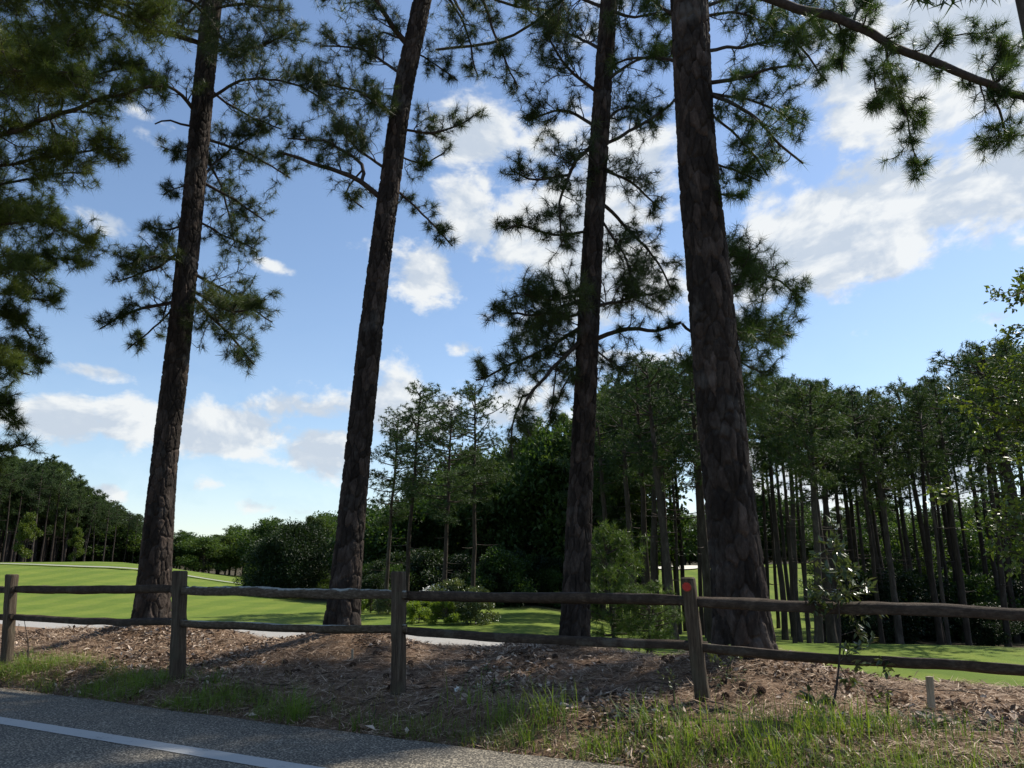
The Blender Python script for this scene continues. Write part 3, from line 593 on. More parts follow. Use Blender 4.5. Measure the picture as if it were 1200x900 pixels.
# ------------------------------------------------------------------ grove and far trees
def children(o): return [c for c in bpy.data.objects if c.parent == o]
def make_pine(h, c0, seed, rmax=2.6, r=.2, ndens=1.0, nl=.42, wide=.05, K=11, fol=M_PINE):
    g = np.random.default_rng(seed); root = empty('pine_tree', (0, 0, 0)); tr = MB()
    zs = np.linspace(-.4, h - .4, 14); w = np.cumsum(g.normal(size=(14, 2)) * .022, axis=0) + np.outer(np.linspace(0, 1, 14), g.normal(size=2) * .22); w -= w[0]
    P = np.column_stack([w, zs]); tube(tr, P, np.interp(zs, [-.4, .3, h * .6, h], [r * 1.25, r, r * .62, .03]), 9); tr.build('trunk', M_BARKFAR, root, True)
    br = MB(); fo = MB(); pts = []
    nl_ = int((h - c0) * 7 * ndens)
    for k in range(nl_):
        f = (k + g.random()) / nl_; z = c0 + (h - c0 - .3) * f; o = np.array([np.interp(z, zs, w[:, 0]), np.interp(z, zs, w[:, 1]), z]); a = g.random() * 6.283
        prof = (.55 + .45 * math.sin(math.pi * f)) * (1 - f ** 6 * .5); ln = rmax * prof * g.uniform(.45, 1.1)
        e = o + np.array((math.cos(a) * ln, math.sin(a) * ln, ln * (.1 + .5 * f))); m = (o + e) / 2 + np.array((0, 0, -.08 * ln))
        q = spline([o, m, e], .4); tube(br, q, np.linspace(.045, .012, len(q)), 3, False)
        nn = int(6 + ln * 12); ff = g.uniform(.45, 1.05, nn); c = o + (e - o) * ff[:, None] + g.normal(size=(nn, 3)) * np.array((.24, .24, .13)) * (ln / 2 + .35); pts.append(c)
    for k in range(6):
        z = g.uniform(c0 * .35, c0); a = g.random() * 6.283; o = np.array([np.interp(z, zs, w[:, 0]), np.interp(z, zs, w[:, 1]), z]); ln = g.uniform(.4, 1.3)
        tube(br, [o, o + np.array((math.cos(a) * ln * .5, math.sin(a) * ln * .5, -.05)), o + np.array((math.cos(a) * ln, math.sin(a) * ln, -.02))], [.025, .015, .008], 3, False)
    U = np.vstack(pts); tufts(fo, U, unit(g.normal(size=U.shape) + np.array((0, 0, .8))), nl, K, wide, 2.0, .3, seed)
    fo.build('crown', fol, root); br.build('branches', M_TWIG, root)
    return root
def make_broad(h, w, seed, fol=M_BROAD, leaf=.30, n=9000, trunk_r=.16, low=.15, nm='broadleaf_tree', lobes=26):
    g = np.random.default_rng(seed); root = empty(nm, (0, 0, 0)); tr = MB()
    tube(tr, spline([(0, 0, -.3), (g.normal() * .1, g.normal() * .1, h * .3), (g.normal() * .25, g.normal() * .2, h * .8)], .4), trunk_r, 7)
    q = tr; br = MB(); fo = MB(); allp = []; alld = []
    for k in range(lobes):
        f = g.random() ** .8; z = h * (low + (.92 - low) * f); rr = w * .5 * math.sin(math.pi * min(.97, .22 + .72 * f)) * g.uniform(.35, .95); a = g.random() * 6.283
        c = np.array((math.cos(a) * rr, math.sin(a) * rr, z)); s = g.uniform(.12, .22) * min(w, h); m = n // lobes
        d = unit(g.normal(size=(m, 3))); p = c + d * (g.random((m, 1)) ** .45) * s * np.array((1.1, 1.1, .75)) + g.normal(size=(m, 3)) * s * .1
        allp.append(p); alld.append(unit(d + g.normal(size=(m, 3)) * .7)); tube(br, spline([(0, 0, z * .55), c * np.array((.5, .5, .85)), c], .5), np.linspace(trunk_r * .35, .015, len(spline([(0, 0, z * .55), c * np.array((.5, .5, .85)), c], .5))), 4, False)
    P = np.vstack(allp); P[:, 2] = np.abs(P[:, 2] - .02) + .02; D = np.vstack(alld); leaves(fo, P, D, leaf, .6, seed)
    tr.build('trunk' if nm != 'shrub' else 'stem', M_BARKFAR, root, True); fo.build('crown' if nm != 'shrub' else 'foliage', fol, root); br.build('branches', M_TWIG, root)
    return root
used = set()
def put(root, x, y, rz, sc, label, cat, group, name=None, szx=None):
    if root.name in used:
        c = root.copy(); COL.objects.link(c)
        for ch in KIDS[root.name]:
            d = ch.copy(); COL.objects.link(d); d.parent = c
    else:
        used.add(root.name); KIDS[root.name] = children(root); c = root
    c.location = (x, y, float(height(x, y))); c.rotation_euler = (random.uniform(-.035, .035), random.uniform(-.035, .035), rz)
    sxy = sc if szx is None else szx; c.scale = (sxy, sxy, sc); tag(c, label, cat, group)
    if name: c.name = name
    return c
KIDS = {}
def top_scale(px, ytop, Y, h):
    p = at(px, ytop, Y); return (p[2] - float(height(p[0], Y))) / h, p[0]

H0 = 12.0
V = [make_pine(H0, 6.4, 101, 1.7, .15, 0.84, .24, .030, 12), make_pine(H0, 7.0, 102, 1.9, .165, 0.81, .24, .030, 12), make_pine(H0, 7.4, 103, 1.6, .13, 0.94, .24, .030, 12), make_pine(H0, 6.0, 104, 2.0, .16, 0.68, .24, .030, 12), make_pine(H0, 7.8, 105, 1.5, .12, 1.01, .24, .030, 12)]
VF = [make_pine(H0, 3.8, 111, 2.6, .2, 1.0, .42, .07, 10, M_PINEFAR), make_pine(H0, 4.6, 112, 2.4, .2, .9, .42, .07, 10, M_PINEFAR)]
VT = [make_pine(H0, 5.6, 121, 2.1, .115, 1.15, .22, .030, 13), make_pine(H0, 5.0, 122, 2.0, .11, 1.15, .22, .030, 13)]
BR = [make_broad(9, 7, 131), make_broad(9, 8, 132, lobes=32), make_broad(8, 6, 133, leaf=.26)]
gr = np.random.default_rng(5)
# grove on the right: pixel column and canopy height are free, distance 27-50 m
GL = 'straight dark pine standing back in the grove behind the fence at right'
k = 0
grove = []
for Yd in (33, 37, 41, 45, 49):
    n = {33: 11, 37: 13, 41: 15, 45: 17, 49: 17}[Yd]
    for j in range(n):
        px = 735 + (j + .2 + .6 * gr.random()) / n * 560
        if Yd < 30 and 1015 < px < 1060: continue
        grove.append((px, Yd + gr.uniform(-1.2, 1.2)))
FRONT = [(752, 27.5, 1.0, 0, 'front grove pine just left of the red reflector post'), (775, 26, 1.1, 1, 'front grove pine directly behind the red reflector post, left one of two'), (815, 27, 1.15, 3, 'pale front grove pine close behind the left side of the thickest trunk'),
         (905, 27, .75, 4, 'thin front grove pine just right of the thickest trunk'), (921, 29, .7, 2, 'thinnest front grove pine, second right of the thickest trunk'), (931, 25, 1.05, 0, 'front grove pine, third right of the thickest trunk'),
         (948, 25.5, 1.1, 1, 'front grove pine standing just left of the leafy sapling'), (1001, 30, .8, 2, 'front grove pine just right of the leafy sapling'), (1020, 31, .95, 3, 'broad front grove pine between sapling and pale stake'),
         (1072, 29, .7, 4, 'slim front grove pine above the pale stake'), (1092, 31, .9, 0, 'front grove pine just right of the pale stake'), (1165, 26, 1.7, 1, 'stoutest grove pine, pale trunk behind the yellow green leaves at right')]
for (px, Yd, tw, v, lab) in FRONT:
    ctop = np.interp(px, [735, 790, 860, 940, 1060, 1090, 1130, 1200], [425, 405, 425, 440, 450, 430, 400, 385]) + 6
    sc, x = top_scale(px, ctop, Yd, H0); put(V[v], x, Yd, gr.random() * 6.28, sc, lab, 'tree', None, szx=tw * .86)
for (px, Yd) in grove:
    ctop = np.interp(px, [735, 790, 860, 940, 1060, 1090, 1130, 1200, 1320], [425, 405, 425, 440, 455, 430, 400, 385, 380]) + gr.uniform(-4, 34) + (6 if Yd > 40 else 0)
    sc, x = top_scale(px, ctop, Yd, H0); v = V[gr.integers(0, 5)]
    put(v, x, Yd, gr.random() * 6.28, sc, GL, 'tree', 'pines of the grove on the right', szx=gr.uniform(.8, 1.15))
# leftmost grove trees crowding behind the two middle trunks
for (px, Yd, yt) in [(712, 34, 470), (735, 31, 440), (752, 36, 425), (768, 33, 420), (700, 42, 480), (725, 44, 450), (690, 46, 490), (745, 47, 440), (715, 50, 455)]:
    sc, x = top_scale(px, yt, Yd, H0); put(VF[gr.integers(0, 2)] if Yd > 40 else V[1], x, Yd, gr.random() * 6.28, sc, 'bushy pine crowded behind the middle trunks, grove left end', 'tree', 'pines at the left end of the grove', szx=.9)
# thin airy pines in the middle distance
for (px, Yd, yt, lab, v) in [(490, 33, 448, 'tallest airy pine in the middle distance, round topped, above the third fence post', 0), (530, 31, 474, 'airy pine with a lower top, between the tallest airy pine and its pale trunked neighbour', 1),
                            (562, 34, 452, 'airy pine with pale bare trunk at right end of the middle distance group', 0), (466, 36, 486, 'shorter airy pine at the left end of its group, beside the dark leaning trunk', 1)]:
    sc, x = top_scale(px - 6, yt, Yd, H0); put(VT[v], x, Yd, gr.random() * 6.28, sc, lab, 'tree', None, szx=.92)
# woodland in the middle behind them
for i in range(46):
    px = 425 + 300 * ((i + gr.random()) / 46); Yd = gr.uniform(45, 66)
    yt = np.interp(px, [425, 480, 560, 620, 680, 730], [600, 555, 520, 492, 470, 450]) + gr.uniform(0, 55)
    if i % 3: v = BR[gr.integers(0, 3)]; hh = 9; lab, nm, g_ = 'broadleaf tree in the dense woodland behind the middle of the lawn', 'tree', 'woodland broadleaf trees behind the lawn'
    else: v = VF[gr.integers(0, 2)]; hh = H0; lab, nm, g_ = 'leafy pine in the dense woodland behind the middle of the lawn', 'tree', 'woodland pines behind the lawn'
    sc, x = top_scale(px, yt, Yd, hh); put(v, x, Yd, gr.random() * 6.28, sc, lab, nm, g_, szx=max(.75, sc * .8))
# far tree line behind the whole right side
for i in range(44):
    px = 640 + 700 * ((i + gr.random()) / 44); Yd = gr.uniform(100, 125); yt = 588 + gr.uniform(-12, 22)
    v = VF[gr.integers(0, 2)] if i % 2 else BR[gr.integers(0, 3)]; hh = H0 if i % 2 else 9
    sc, x = top_scale(px, yt, Yd, hh); put(v, x, Yd, gr.random() * 6.28, sc, 'tree in the far line seen between the grove trunks', 'tree', 'far trees behind the grove', szx=max(1.0, sc * 1.2))
for i in range(34):
    px = 965 + 340 * ((i + gr.random()) / 34); Yd = gr.uniform(54, 72); yt = np.interp(px, [965, 1010, 1100, 1300], [640, 606, 592, 590]) + gr.uniform(0, 26)
    sc, x = top_scale(px, yt, Yd, 9); put(BR[gr.integers(0, 3)], x, Yd, gr.random() * 6.28, sc, 'leafy tree in the dark thicket behind the right half of the grove', 'tree', 'thicket behind the grove', szx=max(.6, sc))
# far tree line left of centre
for i in range(40):
    px = 196 + 250 * ((i + gr.random()) / 40); Yd = gr.uniform(95, 130)
    yt = np.interp(px, [196, 215, 240, 252, 262, 300, 350, 400, 450], [640, 622, 620, 634, 616, 610, 604, 600, 598]) + gr.uniform(0, 14)
    v = VF[gr.integers(0, 2)] if i % 3 == 0 else BR[gr.integers(0, 3)]; hh = H0 if i % 3 == 0 else 9
    sc, x = top_scale(px, yt, Yd, hh); put(v, x, Yd, gr.random() * 6.28, sc, 'tree of the far wood across the fairway, left of the second trunk', 'tree', 'far wood across the fairway', szx=max(.9, sc * 1.05))
for i in range(26):
    px = 640 + 380 * ((i + gr.random()) / 26); Yd = gr.uniform(101, 108); sc, x = top_scale(px, 622 + gr.uniform(-8, 14), Yd, 9)
    put(BR[gr.integers(0, 3)], x, Yd, gr.random() * 6.28, sc, 'low leafy tree at the top of the far fairway behind the grove', 'tree', 'low trees atop the far fairway', szx=.95)
for i in range(26):
    px = -60 + 250 * ((i + gr.random()) / 26); Yd = gr.uniform(104, 112); sc, x = top_scale(px, 622 + gr.uniform(-14, 12), Yd, 9)
    put(BR[gr.integers(0, 3)], x, Yd, gr.random() * 6.28, sc, 'leafy understorey tree inside the left wood, behind its pines', 'tree', 'understorey of the left wood', szx=1.2)
# wood on the left, growing taller towards the picture edge
for i in range(84):
    px = -60 + 232 * ((i + gr.random()) / 84) ; row = i % 4; Yd = np.interp(px, [-60, 0, 170], [78, 84, 104]) + row * 4 + gr.uniform(-1, 1)
    yt = np.interp(px, [-60, 0, 40, 60, 90, 120, 150, 172], [500, 533, 540, 532, 558, 578, 592, 606]) + gr.uniform(-2, 16)
    sc, x = top_scale(px, yt, Yd, H0); put(VF[gr.integers(0, 2)] if i % 2 else V[gr.integers(0, 5)], x, Yd, gr.random() * 6.28, sc, 'tall pine in the wood at the left edge of the fairway', 'tree', 'pines of the left wood', szx=min(1.5, sc * 1.0))
YB = make_broad(7, 3.6, 141, fol=M_NEED3, leaf=.26, n=7000)
for (px, yt, lab) in [(38, 600, 'lighter green slim tree at the foot of the left wood, nearer the picture edge'), (92, 618, 'lighter green slim tree at the foot of the left wood, nearer the first trunk')]:
    sc, x = top_scale(px, yt, 76, 7); put(YB, x, 76, px, sc, lab, 'tree', None, szx=sc * .85)
# single bushes and shrubs
SH = make_broad(5.6, 7.2, 151, fol=M_DARKBUSH, leaf=.15, n=46000, low=.06, lobes=95)
sc, x = top_scale(347, 612, 52, 5.6); put(SH, x, 52, 1, sc, 'big rounded dark tree standing at the edge of the lawn, left of the second trunk', 'tree', None, name='round_dark_tree', szx=sc * 1.0)
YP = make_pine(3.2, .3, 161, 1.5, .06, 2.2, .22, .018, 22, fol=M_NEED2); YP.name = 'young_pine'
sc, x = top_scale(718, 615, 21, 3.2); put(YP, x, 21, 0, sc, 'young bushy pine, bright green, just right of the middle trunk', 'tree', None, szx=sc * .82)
put(YP, at(752, 700, 21)[0], 20, 2, .55, 'small low pine bush beside the bigger young pine', 'tree', None, name='pine_bush')
SB = make_broad(1.0, 2.0, 171, fol=M_YELLOW, leaf=.07, n=7000, low=.1, trunk_r=.02, nm='shrub'); SG = make_broad(1.4, 2.2, 172, fol=M_HOLLY, leaf=.08, n=8000, low=.1, trunk_r=.03, nm='shrub')
for (px, Yd, v, s_, lab) in [(492, 27, SB, .75, 'bright green low shrub at the left end of the lawn bed'), (522, 26.2, SB, .8, 'bright green low shrub in the middle of the lawn bed, before the greyish one'),
                            (556, 26.5, SG, .85, 'darker greyish shrub at the right end of the lawn bed'), (530, 30, SG, 1.0, 'dark shrub at the back of the lawn bed'), (435, 34, SB, .9, 'low shrub on the lawn just right of the second trunk'), (455, 33, SG, .7, 'low dark shrub on the lawn beside the third fence post')]:
    put(v, at(px, 700, Yd)[0], Yd, px, s_, lab, 'shrub', None)
UB = make_broad(2.6, 3.6, 181, fol=M_DARKBUSH, leaf=.13, n=9000, low=.05, trunk_r=.04, nm='shrub', lobes=34)
UG = make_broad(2.6, 3.4, 182, fol=M_BROAD, leaf=.13, n=8000, low=.05, trunk_r=.04, nm='shrub', lobes=30)
for i in range(44):
    px = 985 + 290 * ((i + gr.random()) / 44); Yd = gr.uniform(34, 58); s_ = gr.uniform(.7, 1.35)
    put(UB if i % 4 else UG, at(px, 700, Yd)[0], Yd, gr.random() * 6, s_, 'dark undergrowth shrub under the grove at the right', 'shrub', 'undergrowth under the grove')
for i in range(26):
    px = 425 + 270 * ((i + gr.random()) / 26); Yd = gr.uniform(38, 44)
    put(UB if i % 3 else UG, at(px, 700, Yd)[0], Yd, gr.random() * 6, gr.uniform(.6, 1.1), 'shrub along the foot of the woodland behind the lawn', 'shrub', 'shrubs at the foot of the woodland')
for i in range(14):
    px = 290 + 130 * ((i + gr.random()) / 14); Yd = gr.uniform(50, 60)
    put(UB if i % 3 else UG, at(px, 700, Yd)[0], Yd, gr.random() * 6, gr.uniform(.6, .9), 'shrub at the foot of the round dark tree', 'shrub', 'shrubs round the dark tree')
# unseen pines added right of the view, crowns shaped to shade bank and road
ST = [make_pine(24, 16.8, 201, 3.7, .24, 1.0, .5, .06, 9), make_pine(18, 13, 202, 2.6, .2, 1.0, .5, .06, 10)]
for (x, y, sc, v, lab) in [(12.7, 15.6, 1.0, 0, 'tall unseen shade pine added beyond the right edge of the picture'), (21.8, 14.5, 1.0, 1, 'smaller unseen shade pine added beyond the right edge of the picture')]:
    put(ST[v], x, y, x * 3, sc, lab, 'tree', None, szx=sc)

# broadleaf tree leaning in at the right edge
M_EDGE = leafy('edge tree leaves', (.022, .045, .012), (.055, .088, .018), (.15, .18, .03), 1.6, .35, .4, spec=.4)
def edge_broadleaf():
    g = np.random.default_rng(61); Y = 12.3; base = at(1330, 700, Y); base[2] = float(height(base[0], Y)); root = empty('edge_broadleaf_tree', base)
    tag(root, 'broadleaf tree with yellow green leaves leaning in at the right edge of the picture', 'tree')
    tr = MB(); top = at(1275, 330, Y); P = spline([base - np.array((0, 0, .3)), at(1300, 560, Y), top, at(1260, 200, Y)], .3); tube(tr, P, np.linspace(.09, .03, len(P)), 9); tr.build('trunk', M_BARKFAR, root, True, base)
    br = MB(); fo = MB(); pp = []; dd = []
    for q, fol, nt_ in [([(1290, 520), (1220, 455), (1150, 440)], .5, 16), ([(1290, 560), (1210, 500), (1120, 470)], .45, 18), ([(1295, 600), (1220, 585), (1150, 575), (1105, 585)], .4, 18),
                        ([(1280, 400), (1230, 380), (1180, 400)], .4, 16), ([(1275, 340), (1220, 335), (1180, 350)], .32, 13), ([(1295, 620), (1230, 620), (1165, 610)], .45, 18), ([(1295, 640), (1230, 650), (1175, 645)], .4, 14),
                        ([(1285, 470), (1230, 440), (1180, 425)], .45, 18), ([(1295, 590), (1240, 545), (1180, 520)], .45, 18), ([(1275, 330), (1230, 310), (1190, 325)], .2, 8), ([(1280, 450), (1240, 480), (1150, 495)], .4, 16)]:
        pts = spline([at(a, b, Y + g.uniform(-.4, .4)) for a, b in q], .10); tube(br, pts, np.linspace(.022, .005, len(pts)), 5, False)
        for k in range(nt_):
            i = int((.3 + .7 * g.random()) * (len(pts) - 1)); t = unit(pts[i] - pts[i - 1]); d = unit(t + g.normal(size=3) * .9); tw = [pts[i]]
            for m in range(4): d = unit(d + g.normal(size=3) * .3); tw.append(tw[-1] + d * fol * .32 * g.uniform(.5, 1.1))
            tube(br, tw, np.linspace(.006, .002, 5), 3, False)
            for m in range(1, 5):
                for _ in range(6): pp.append(np.array(tw[m]) + g.normal(size=3) * .05); dd.append(unit(d + g.normal(size=3)))
    leaves(fo, pp, dd, .105, .5, 5); fo.build('foliage', M_EDGE, root, False, base); br.build('branches', M_TWIG, root, False, base)
edge_broadleaf()

# ------------------------------------------------------------------ split rail fence
def fence():
    posts = [(-80, 771, 672, 11.6), (8, 771, 674, 10.5), (208, 788, 670, 9.0), (467, 807, 671, 7.9), (825, 834, 678, 7.0), (1290, 890, 690, 6.1)]
    root = empty('split_rail_fence', at(467, 807, 7.9)); tag(root, 'weathered two rail split rail fence running along the bank in front of the pines', 'fence'); O = np.array(root.location)
    g = np.random.default_rng(3); info = []
    tops = [14, 14, 211, 467, 806, 1262]; tops[0] = -74
    widths = [.11, .115, .125, .115, .115, .12]; topr = [690, 691, 690.5, 697, 705, 722]; botr = [720, 722.5, 729, 737, 757, 788]
    for (bx, by, ty, Y), tx, w in zip(posts, tops, widths):
        b = at(bx, by, Y); t = at(tx, ty, Y - .02); gz = float(height(b[0], b[1])); b0 = b + (b - t) * ((b[2] - gz + .25) / (t[2] - b[2]))
        n = 40; f = np.linspace(0, 1, n); P = b0[None] * (1 - f)[:, None] + t[None] * f[:, None]; a = R(-22)
        ux = np.array((math.cos(a), math.sin(a), 0)); uy = np.array((-math.sin(a), math.cos(a), 0)); mb = MB()
        prof = np.array([(-.5, -.42), (-.42, -.5), (0, -.53), (.42, -.5), (.5, -.42), (.52, 0), (.5, .42), (.4, .5), (0, .52), (-.4, .5), (-.5, .42), (-.53, 0)]) * w
        m = len(prof); nz = np.stack([fbm(np.full(n, k * 1.7) + Y, f * 5, 11 + k, 3) for k in range(m)], 1) * .010
        sc = 1 + nz / (w * .5); v = P[:, None] + sc[..., None] * (prof[None, :, :1] * ux + prof[None, :, 1:] * uy); v = v.reshape(-1, 3)
        i = np.arange(n - 1)[:, None] * m; j = np.arange(m)[None]; k = (j + 1) % m; mb.add(v, np.stack([i + j, i + k, i + m + k, i + m + j], -1).reshape(-1, 4))
        cap = v[-m:] * 1.0; c = cap.mean(0) + np.array((0, 0, .012)); cap2 = c + (cap - c) * .8 + np.array((0, 0, .010))
        ring = np.vstack([cap, cap2, c]); mb.add(ring, [(q, (q + 1) % m, m + (q + 1) % m, m + q) for q in range(m)]); mb.add(ring, [(m + q, m + (q + 1) % m, 2 * m) for q in range(m)])
        o = mb.build('post', M_POST, root, False, O); info.append((b, t, Y, o, P, ux, uy))
    def on(i, py):
        b, t = info[i][0], info[i][1]; Y = info[i][2]; r = at(600, py, Y)[2]; f = (r - b[2]) / (t[2] - b[2]); return b + (t - b) * f
    for i in range(5):
        for lvl, ys in (('top', topr), ('bot', botr)):
            A = on(i, ys[i]); B = on(i + 1, ys[i + 1]); off = .0; d = unit(B - A)
            A = A - d * .10 + np.array((0, 0, g.uniform(-.006, .006))); B = B + d * .10
            A = A + np.array((.37, .93, 0)) * (.018 if i % 2 else -.018); B = B + np.array((.37, .93, 0)) * (.018 if i % 2 else -.018)
            n = 90; f = np.linspace(0, 1, n); P = A * (1 - f)[:, None] + B * f[:, None]; P[:, 2] += .018 * fbm(f * 3, np.full(n, i * 3.3 + len(lvl)), 41 + i) - .02 * np.sin(math.pi * f) * (lvl == 'bot')
            h = np.interp(f, [0, .05, .12, .88, .95, 1], [.045, .05, 1, 1, .05, .045]); hgt = (.094 if lvl == 'top' else .078); H_ = np.interp(f, [0, .04, .14, .86, .96, 1], [.07, .075, hgt, hgt, .075, .07]); Wd = np.interp(f, [0, .04, .14, .86, .96, 1], [.035, .04, .062, .062, .04, .035])
            side = unit(np.cross(d, np.array((0, 0, 1.)))); prof = np.array([(-.5, -.44), (-.42, -.5), (0, -.5), (.42, -.5), (.5, -.42), (.5, .1), (.4, .30), (0, .52), (-.3, .42), (-.5, .28)])
            if (i + (lvl == 'bot')) % 2: prof = prof[:, :] * np.array((1, -1)); prof = prof[::-1]
            m = len(prof); nz = np.stack([fbm(f * 9 + i * 5, np.full(n, k * 1.3 + (7 if lvl == 'bot' else 0)), 51 + k, 4) for k in range(m)], 1) * .26
            if i == 2 and lvl == 'top': nz[:, 5:9] += np.abs(fbm(f * 28, np.full(n, 3.), 71, 3))[:, None] * .35
            sc = 1 + nz; v = P[:, None] + sc[..., None] * (prof[None, :, :1] * Wd[:, None, None] * side + prof[None, :, 1:] * H_[:, None, None] * np.array((0, 0, 1.)))
            mb = MB(); ii = np.arange(n - 1)[:, None] * m; j = np.arange(m)[None]; k = (j + 1) % m; mb.add(v.reshape(-1, 3), np.stack([ii + j, ii + k, ii + m + k, ii + m + j], -1).reshape(-1, 4))
            for e in (0, -1): mb.add(np.vstack([v[e], v[e].mean(0)]), [(q, (q + 1) % m, m) for q in range(m)])
            o = mb.build('rail', M_LICHEN if i in (2,) else M_RAIL, root, False, O)
            if i == 2 and lvl == 'top': o['label'] = 'top rail with pale lichen crust along its upper edge'
    # red round reflector near the head of the fourth post
    b, t, Y, po, P, ux, uy = info[4]; ax = unit(t - b); c = t - ax * .070 - uy * .068; c = c + ux * -.006; A = np.arange(28) / 28 * 2 * np.pi
    nrm = -uy
    def disc(r, th, off, mat, nm, parent):
        mb = MB(); q = c + nrm * off; ring = q + r * (np.cos(A)[:, None] * ux + np.sin(A)[:, None] * ax); rf = q + nrm * th + (r * .94) * (np.cos(A)[:, None] * ux + np.sin(A)[:, None] * ax)
        mb.add(np.vstack([ring, rf, q + nrm * th]), [(i, (i + 1) % 28, 28 + (i + 1) % 28, 28 + i) for i in range(28)]); mb.add(np.vstack([ring, rf, q + nrm * th]), [(28 + i, 28 + (i + 1) % 28, 56) for i in range(28)])
        return mb.build(nm, mat, parent, False, O)
    disc(.041, .006, .0, M_REDRIM, 'reflector_rim', po); disc(.038, .006, .0045, M_RED, 'reflector', po)
fence()

# ------------------------------------------------------------------ pine straw, leaves, cones
def scatter(n, smin, smax, tmin, tmax, seed, power=1.0):
    g = np.random.default_rng(seed); s = smin + (smax - smin) * g.random(n) ** power; t = g.uniform(tmin, tmax, n); td = np.array((NRM[1], -NRM[0]))
    p = (s + S0)[:, None] * NRM + t[:, None] * td; return p[:, 0], p[:, 1], s, g
def straw():
    mb = MB(); x, y, s, g = scatter(220000, .02, 5.0, -14, 5.5, 21); keep = (y > 4.8) & (g.random(len(x)) < .45 + .55 * sstep(-.1, .25, fbm(x * 1.7, y * 1.7, 88)) ); x, y, s = x[keep], y[keep], s[keep]; n = len(x)
    z = height(x, y) + g.uniform(.0, .025, n); a = g.random(n) * 6.283; tilt = g.normal(size=n) * .22; ln = g.uniform(.07, .19, n)
    d = np.column_stack([np.cos(a), np.sin(a), np.sin(tilt)]); p = np.column_stack([x, y, z]); e = p + d * ln[:, None]; e[:, 2] = np.maximum(e[:, 2] - .0, height(e[:, 0], e[:, 1]) + .004)
    w = np.column_stack([-np.sin(a), np.cos(a), g.uniform(-.5, .5, n)]) * g.uniform(.0018, .0042, n)[:, None]; m = (p + e) / 2 + g.normal(size=(n, 3)) * .008
    v = np.stack([p, m - w, e, m + w], 1).reshape(-1, 3); mb.add(v, np.arange(len(v)).reshape(-1, 4)); tag(mb.build('pine_straw', M_STRAW), 'layer of fallen reddish brown pine needles covering the bank', 'pine straw', kind='stuff')
    mb = MB(); x, y, s, g = scatter(72000, .1, 5.0, -14, 5.5, 22); keep = g.random(len(x)) < sstep(-.25, .35, fbm(x * 1.1, y * 1.1, 44)); x, y = x[keep], y[keep]; n = len(x); a = g.random(n) * 6.283
    P = np.column_stack([x, y, height(x, y) + g.uniform(.002, .03, n)]); D = np.column_stack([np.cos(a), np.sin(a), g.normal(size=n) * .45])
    leaves(mb, P, D, g.uniform(.03, .10, n), .42, 3, .35); tag(mb.build('leaf_litter', M_LEAFLIT), 'dead brown leaves and bark chips strewn over the bank', 'leaf litter', kind='stuff')
    # twigs
    mb = MB(); x, y, s, g = scatter(420, .3, 4.6, -11, 5, 23)
    for i in range(len(x)):
        a = g.random() * 6.283; ln = g.uniform(.1, .45); q = np.array([(x[i] + math.cos(a) * f * ln + g.normal() * .01, y[i] + math.sin(a) * f * ln + g.normal() * .01, 0) for f in (0, .33, .66, 1)]); q[:, 2] = height(q[:, 0], q[:, 1]) + .015 + g.random() * .01
        tube(mb, q, [.006, .005, .004, .002], 4)
    tag(mb.build('fallen_twigs', M_TWIG), 'thin fallen twigs lying among the pine straw', 'twigs', kind='stuff')
straw()
def cones():
    mb = MB(); g = np.random.default_rng(9)
    for r in range(7):
        z = -.034 + r * .0115; rr = .027 * math.sin(math.pi * (r + 1.2) / 8.4) + .004
        for k in range(8):
            a = k / 8 * 6.283 + r * .39; c = np.array((math.cos(a) * rr, math.sin(a) * rr, z)); o = np.array((math.cos(a), math.sin(a), -.35)); s = np.array((-math.sin(a), math.cos(a), 0))
            mb.add([c - s * .009 - o * .006, c + s * .009 - o * .006, c + s * .007 + o * .013, c - s * .007 + o * .013, c + o * .006 + np.array((0, 0, .012))], [(0, 1, 4), (1, 2, 4), (2, 3, 4), (3, 0, 4), (0, 3, 2), (0, 2, 1)])
    tube(mb, [(0, 0, -.036), (0, 0, 0), (0, 0, .04)], [.016, .022, .006], 7)
    first = mb.build('pine_cone', M_CONE); x, y, s, g = scatter(110, .5, 4.9, -10.5, 5, 29)
    for i in range(len(x)):
        if y[i] < 5: continue
        o = first if i == 0 else first.copy()
        if i: COL.objects.link(o)
        sc = g.uniform(.5, .9); o.location = (x[i], y[i], float(height(x[i], y[i])) + .022 * sc); o.rotation_euler = (g.uniform(1.1, 1.9), 0, g.random() * 6.28); o.scale = (sc,) * 3
        tag(o, 'brown pine cone lying on the straw covered bank', 'pine cone', 'fallen pine cones on the bank')
cones()

